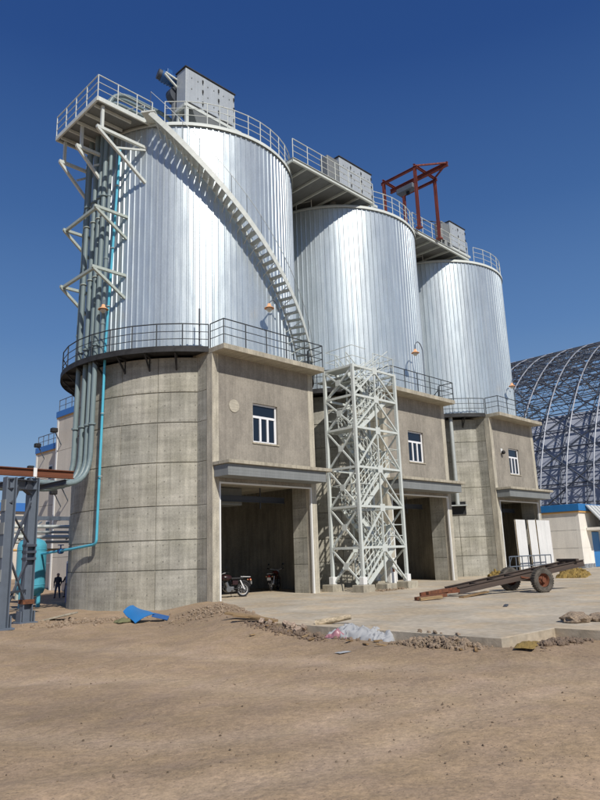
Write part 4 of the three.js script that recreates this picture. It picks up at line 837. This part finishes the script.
// ---------------------------------------------------------------- motorcycles in the first gate
M.bikeMetal = std({ map: rep(galvTex, .3), roughness: .4, metalness: .8, color: lin(.34, .34, .35) });
function motorcycle(label, pos, turn, tankMat) {
  const t = thing('motorcycle', label, 'motorcycle', pos, turn, 'motorcycles parked in the first gate');
  const wheel = (x) => { const w = grp('wheel', t); w.position.set(x, .3, 0); obj('tyre', new THREE.TorusGeometry(.255, .046, 10, 30), M.black, w); obj('rim', new THREE.TorusGeometry(.215, .016, 6, 30), M.frame, w); obj('hub', rod([0, 0, -.06], [0, 0, .06], .055, 12), M.bikeMetal, w); const sp = []; for (let k = 0; k < 14; k++) { const a = k / 14 * Math.PI * 2; sp.push(rod([Math.cos(a) * .05, Math.sin(a) * .05, k % 2 ? .03 : -.03], [Math.cos(a) * .21, Math.sin(a) * .21, 0], .004, 4)); } obj('spokes', sp, M.frame, w); };
  wheel(0); wheel(1.25);
  for (const z of [-.08, .08]) { obj('fork_leg', rod([1.25, .3, z], [1.0, .86, z], .022, 8), M.bikeMetal, t); obj('shock', rod([-.02, .32, z * 1.4], [.16, .68, z * 1.4], .028, 8), M.frame, t); obj('swing_arm', rod([0, .3, z], [.45, .36, z], .022, 6), M.black, t); }
  obj('frame_tube', [...pipe([[.12, .7, 0], [.55, .66, 0], [.98, .82, 0], [.78, .34, 0], [.42, .3, 0], [.5, .62, 0]], .024, .08, 8)], M.black, t);
  const tk = new THREE.SphereGeometry(.5, 22, 14); tk.scale(.52, .26, .30); tk.translate(.75, .80, 0); obj('fuel_tank', tk, tankMat, t);
  obj('seat', rbx(.0, .56, .72, .80, -.12, .12, .035, 3), M.black, t);
  obj('side_cover', rbx(.25, .5, .5, .68, -.11, .11, .03, 2), tankMat, t);
  obj('engine', [rod([.66, .34, -.1], [.66, .34, .1], .12, 14), rod([.68, .42, 0], [.76, .62, 0], .085, 12), rbx(.42, .6, .28, .44, -.09, .09, .03, 2)], M.bikeMetal, t);
  obj('exhaust', [...pipe([[.74, .5, .1], [.88, .38, .12], [.72, .22, .13], [.1, .26, .15], [-.25, .34, .15]], .026, .09, 8), rod([.2, .26, .15], [-.28, .34, .15], .045, 10)], M.bikeMetal, t);
  obj('front_fender', new THREE.TorusGeometry(.325, .05, 6, 16, 2.0).scale(1, 1, 1.1).rotateZ(.7).translate(1.25, .3, 0), tankMat, t);
  obj('rear_fender', new THREE.TorusGeometry(.335, .055, 6, 16, 1.7).scale(1, 1, 1.1).rotateZ(1.1).translate(0, .3, 0), M.black, t);
  obj('rear_rack', [rod([-.3, .8, -.11], [.05, .82, -.11], .012), rod([-.3, .8, .11], [.05, .82, .11], .012), rod([-.3, .8, -.11], [-.3, .8, .11], .012), rod([-.15, .8, -.11], [-.15, .8, .11], .012)], M.frame, t);
  obj('tail_light', rbx(-.36, -.3, .66, .73, -.06, .06, .015), M.tail, t);
  obj('number_plate', bx(-.37, -.36, .5, .63, -.09, .09), M.whiteTrim, t);
  const hb = obj('handlebar', pipe([[.86, 1.02, -.36], [.98, .98, -.2], [1.0, .92, 0], [.98, .98, .2], [.86, 1.02, .36]], .014, .06, 7), M.frame, t); obj('grip', [rod([.80, 1.03, -.42], [.89, 1.01, -.32], .02), rod([.80, 1.03, .42], [.89, 1.01, .32], .02)], M.black, hb);
  for (const s of [-1, 1]) { const m = obj('mirror', rod([.93, 1.0, s * .26], [.9, 1.2, s * .34], .007, 5), M.black, t); obj('mirror_glass', new THREE.SphereGeometry(.055, 12, 8).scale(.35, .8, 1.1).translate(.89, 1.22, s * .36), M.glass, m); }
  obj('headlight', new THREE.SphereGeometry(.1, 16, 12).scale(.9, 1, 1).translate(1.1, .86, 0), M.frame, t);
  for (const s of [-1, 1]) { obj('indicator', new THREE.SphereGeometry(.035, 8, 6).translate(-.3, .68, s * .15), M.lampHead, t); }
  obj('side_stand', rod([.5, .28, .1], [.42, .0, .26], .013, 6), M.black, t);
  return t;
}
M.bikeDark = std({ roughness: .3, color: lin(.03, .012, .014) });
M.tail = std({ roughness: .3, color: lin(.45, .03, .03) });
motorcycle('motorcycle parked sideways just inside the first gate, rear wheel showing', [-.1, .004, 3.9], Math.PI - .3, M.bikeDark);
motorcycle('motorcycle seen from behind deeper inside the first gate', [3.35, .004, 1.9], .55, M.redSteel);

// ---------------------------------------------------------------- litter along the slab edge
function crumple(w, d, h, amp, sd, nx = 44, nz = 30) {
  const g = new THREE.PlaneGeometry(w, d, nx, nz); g.rotateX(-Math.PI / 2); const p = g.attributes.position;
  for (let i = 0; i < p.count; i++) { const x = p.getX(i), z = p.getZ(i), e = Math.max(0, 1 - Math.pow(Math.abs(2 * x / w), 2.5)) * Math.max(0, 1 - Math.pow(Math.abs(2 * z / d), 2.5)); const n = Math.abs(fbm(x * 4 + 7, z * 4 + 3, 0, 0, 4, sd) - .5) * 2, n2 = fbm(x * 9, z * 9, 0, 0, 3, sd + 5) - .5; p.setXYZ(i, x + amp * .9 * (fbm(x * 7, z * 7, 0, 0, 3, sd + 9) - .5), h * Math.sqrt(e) * (.55 + .9 * n) + amp * n2 * (.3 + e), z + amp * .9 * (fbm(x * 7, z * 7, 0, 0, 3, sd + 13) - .5)); }
  g.computeVertexNormals(); return g;
}
const onGround = (x, z) => Math.max(groundH(x, z), x > -6.94 && z < 19.5 && (x + 2.14) * .87 + (z - 5) * .49 > .15 ? 0 : -9);
{
  const t = thing('plastic_bag_heap', 'crumpled heap of white plastic bags against the slab edge', 'plastic bags', [-7.05, groundH(-7.1, 15.9) - .02, 16.0], -1.25);
  obj('bag', crumple(1.35, .8, .33, .15, 301), M.plastic, t); const b = obj('bag', crumple(.8, .6, .24, .12, 311), M.plastic, t); b.position.set(.62, .0, .18);
  M.printed = new THREE.MeshPhysicalMaterial({ roughness: .4, color: lin(.36, .17, .20), side: THREE.DoubleSide });
  const c = obj('printed_bag', crumple(.5, .35, .16, .12, 321), M.printed, t); c.position.set(-.3, .06, .22); const e = obj('printed_bag', crumple(.4, .3, .16, .12, 331), M.printed, t); e.position.set(.3, .05, .2);
}
{ // bent blue sheet tipped on the soil
  const x0 = [-7.73, -0.2, 7.99], t = thing('blue_sheet', 'bent bright blue metal sheet lying on soil before the drum', 'metal sheet', x0);
  const K = [[0.0, 0.0, 0.0], [0.1, 0.33, -0.88], [0.52, 0.48, -1.0], [0.76, 0.2, -0.12]].map(p => V(...p)), n = 10, pos = [], idx = [];
  for (const th of [0, -.012]) for (let j = 0; j <= n; j++) for (let i = 0; i <= n; i++) { const u = i / n, v = j / n, p = V(0, 0, 0).addScaledVector(K[0], (1 - u) * (1 - v)).addScaledVector(K[3], u * (1 - v)).addScaledVector(K[2], u * v).addScaledVector(K[1], (1 - u) * v); p.y += .05 * Math.sin(u * 3.1) + .03 * Math.sin(v * 5 + 1) + th; pos.push(p.x, p.y, p.z); }
  const m = (n + 1) * (n + 1); for (let j = 0; j < n; j++) for (let i = 0; i < n; i++) { const a = j * (n + 1) + i, b = a + 1, c = a + n + 1, d = c + 1; idx.push(a, b, c, b, d, c, a + m, c + m, b + m, b + m, c + m, d + m); }
  const g = new THREE.BufferGeometry(); g.setAttribute('position', new THREE.Float32BufferAttribute(pos, 3)); g.setIndex(idx); g.computeVertexNormals(); g.setAttribute('uv', new THREE.BufferAttribute(new Float32Array(pos.length / 3 * 2), 2));
  obj('main_sheet', g, M.blue, t); const f = obj('folded_flap', new THREE.BoxGeometry(.5, .012, .3).rotateZ(-.25).rotateX(.3).rotateY(-.8), M.blueDeep, t); f.position.copy(K[3]).add(V(.12, -.06, .12));
}
M.bark = std({ map: rep(nA, .5), bumpMap: rep(nA, .2), bumpScale: .008, roughness: .95, color: lin(.80, .66, .46) });
{ // boards at the slab corner
  const B = [[-6.9, 11.95, .75, 1.0, .22, 'pale board lying highest in the small board heap by the slab'], [-7.1, 12.5, .95, .9, .2, 'pale board in the middle of the small board heap by the slab'], [-7.15, 13.05, .6, .8, .2, 'pale short board lowest in the board heap, beside the broken bricks']];
  B.forEach(([x, z, a, l, w, lab], k) => tag(obj('board', rbx(-l / 2, l / 2, -.03, .03, -w / 2, w / 2, .01).rotateZ(.12).rotateY(a + 1.2).translate(x, onGround(x, z) + .11, z), M.wood), lab, 'board', 'boards at the slab corner'));
  tag(obj('log', cone2([-6.75, .02, 14.5], [-6.25, .16, 15.2], .085, .06, 10), M.bark), 'short pale log leaning up over the slab edge by the bags', 'log');
  for (let k = 0; k < 16; k++) { const z = 13.2 + rr(0, 1.35), x = -7.15 + rr(-.22, .2), l = rr(.09, .2); const g = rbx(-l / 2, l / 2, -.045, .045, -.055, .055, .014, 1).rotateX(rr(-1, 1)).rotateZ(rr(-.8, .8)).rotateY(rr(0, 3)); g.translate(x, onGround(x, z) + rr(.03, .16), z); tag(obj('broken_brick', g, M.brick), 'broken tan brick in the heap between boards and plastic bags', 'brick', 'broken bricks by the slab edge'); }
}
for (let k = 0; k < 12; k++) { const z = 12 + rr(0, 7.5), x = -7.4 - rr(0, .9), l = rr(.12, .34); tag(obj('wood_splinter', rbx(-l / 2, l / 2, -.012, .012, -.03, .03, .005, 1).rotateX(rr(-.3, .3)).rotateZ(rr(-.2, .2)).rotateY(rr(0, 3)).translate(x, groundH(x, z) + .03, z), k % 3 ? M.woodGrey : M.wood), 'small splintered wood scrap on the soil below the slab edge', 'scrap', 'wood scraps along the slab edge'); }
function clodGeo(sd, sub = 1) { const g = new THREE.IcosahedronGeometry(1, sub); const p = g.attributes.position; for (let i = 0; i < p.count; i++) { const v = V(p.getX(i), p.getY(i), p.getZ(i)); const k = .72 + .55 * fbm(v.x * 1.6 + 9 + sd, v.y * 1.6 + v.z * 1.3 + 5, 0, 0, 3, sd); v.multiplyScalar(k * (.8 + .4 * hash2(Math.round(v.x * 50), Math.round(v.y * 50) * 7 + Math.round(v.z * 50), sd))); v.y *= .72; p.setXYZ(i, v.x, v.y, v.z); } g.computeVertexNormals(); return metreUV(toCreasedNormals(g, .15)); }
const clods = [401, 402, 403, 404].map(s => clodGeo(s));
function heap(name, label, cat, n, cx, cz, sx, sz, r0, r1, lift, mat, ang = 0) {
  const m = new THREE.InstancedMesh(clods[n % 4], mat, n), D = new THREE.Object3D(); m.castShadow = m.receiveShadow = true; const c = Math.cos(ang), s = Math.sin(ang);
  for (let i = 0; i < n; i++) { const u = (rnd() + rnd() + rnd() - 1.5) / 1.5, v = (rnd() + rnd() + rnd() - 1.5) / 1.5, x = cx + u * sx * c - v * sz * s, z = cz + u * sx * s + v * sz * c, r = r0 + (r1 - r0) * Math.pow(rnd(), 2.2); const e = Math.max(0, 1 - (u * u + v * v) * 1.6); D.position.set(x, onGround(x, z) + r * .3 + lift * e * rnd(), z); D.rotation.set(rr(0, 6), rr(0, 6), rr(0, 6)); D.scale.set(r * rr(.8, 1.3), r, r * rr(.8, 1.3)); D.updateMatrix(); m.setMatrixAt(i, D.matrix); const q = rr(.8, 1.15); m.setColorAt(i, lin(q, q * .98, q * .95)); }
  m.name = numbered(name); m.userData = { kind: 'stuff', label, category: cat }; scene.add(m);
}
heap('rubble_heap', 'brown heap of soil clods against the slab corner', 'rubble', 1100, -7.38, 18.35, .55, 1.25, .012, .058, .13, M.clod[2]);
heap('rubble_heap', 'loose clods along the front edge of the slab', 'rubble', 420, -6.0, 20.2, 1.3, .4, .012, .055, .06, M.clod[1]);
heap('rubble_heap', 'clods scattered over the soil mound before the first gate', 'rubble', 420, -5.9, 9.2, 1.7, 2.2, .012, .05, .03, M.clod[2], .3);
heap('rubble_heap', 'loose clods below the board and brick heap', 'rubble', 360, -7.5, 14.5, .5, 2.6, .012, .05, .03, M.clod[1]);
heap('rubble_heap', 'debris around the foot of the white stair tower', 'rubble', 120, 5.3, 7.5, 2.0, .5, .02, .07, .03, M.clod[0]);
heap('rubble_heap', 'soil clods lying at the foot of the nearest drum', 'rubble', 300, -8.0, 5.5, 2.6, 2.6, .015, .07, .03, M.clod[2]);
{ // pebbles all over the yard
  const n = 2600, m = new THREE.InstancedMesh(clods[1], M.clod[2], n), D = new THREE.Object3D(); m.castShadow = m.receiveShadow = true;
  for (let i = 0; i < n; i++) { let x, z; do { const q = 3.5 + 26 * Math.pow(rnd(), 1.3), a = (45.3 + rr(-32, 32)) * rad; x = CAM.x + Math.sin(a) * q; z = CAM.z - Math.cos(a) * q; } while ((x > -6.9 && z < 19.5) || x > -4.9 || fbm(x * .7, z * .7, 0, 0, 3, 801) < .38 + .2 * rnd()); const r = .004 + .012 * Math.pow(rnd(), 4); D.position.set(x, groundH(x, z) + r * .25, z); D.rotation.set(rr(0, 6), rr(0, 6), rr(0, 6)); D.scale.set(r * rr(.8, 1.4), r, r * rr(.8, 1.4)); D.updateMatrix(); m.setMatrixAt(i, D.matrix); const k = rnd() < .12 ? .5 : rnd() < .12 ? 1.4 : rr(.8, 1.15); m.setColorAt(i, lin(k, k * .98, k * .95)); }
  m.name = numbered('pebbles'); m.userData = { kind: 'stuff', label: 'pebbles and small clods scattered over the dirt yard', category: 'pebbles' }; scene.add(m);
}
// yellow straw matting heaps
function strawHeap(label, x, z, w, d, h, sd) {
  const t = thing('straw_heap', label, 'straw', [x, .0, z], .3, 'heaps of yellow straw matting');
  obj('mat', crumple(w, d, h, .3, sd), M.straw, t); const st = []; for (let k = 0; k < 90; k++) { const a = V(rr(-w / 2, w / 2), rr(.02, h * .8), rr(-d / 2, d / 2)); st.push(beam(a, a.clone().add(V(rr(-.35, .35), rr(-.04, .08), rr(-.2, .2))), .02, .012)); } obj('loose_stalks', st, M.straw, t).userData.kind = 'stuff';
}
strawHeap('large heap of yellow straw matting behind the trailer tail', 17.9, 10.3, 3.6, 1.4, .48, 501);
strawHeap('small yellow straw heap at the corner of the farthest drum', 17.4, 6.0, 1.8, .8, .36, 511);
// stones on the slab
[[-3.75, 19.6, .30, 'lumpy grey rubble stone on the slab near its right corner'], [-3.3, 19.95, .26, 'second rubble stone on the slab, right of the lumpy one'], [-3.45, 19.3, .16, 'small stone on the slab behind the two rubble stones']].forEach(([x, z, r, lab], k) => tag(obj('stone', clodGeo(601 + k, 2).scale(r, r * .6, r).translate(x, r * .28, z), M.clod[0]), lab, 'stone', 'stones on the slab'));
tag(obj('wood_scrap', rbx(-.22, .22, 0, .05, -.05, .05, .01).rotateY(.4).translate(-.6, .004, 16.2), M.rackDark), 'small dark wood scrap lying alone on the slab', 'scrap');
tag(obj('paper_scrap', crumple(.34, .16, .02, .03, 701, 16, 8).translate(-8.6, groundH(-8.6, 17.0) + .02, 17.0), M.plastic), 'flat scrap of white paper on the dirt below the bags', 'paper');
tag(obj('pale_mat', crumple(.9, .35, .06, .06, 711, 16, 8).rotateY(.3).translate(-6.9, groundH(-6.9, 19.9) + .03, 20.0), M.straw), 'flattened pale yellow mat below the slab front edge', 'mat');
tag(obj('concrete_board', rbx(-.6, .6, -.03, .03, -.3, .3, .01).rotateZ(.2).rotateY(-.9).translate(-7.9, groundH(-7.9, 3.3) + .1, 3.3), M.slabConc), 'tilted grey board on the ground between rack and drum', 'board');
tag(obj('green_sack', crumple(.8, .35, .14, .08, 721, 20, 10).translate(-7.7, groundH(-7.7, 7.4) + .01, 7.5), M.sack = std({ roughness: .95, color: lin(.16, .16, .08) })), 'dull green sack lying in the soil below the blue sheet', 'sack');

renderer.render(scene, camera);
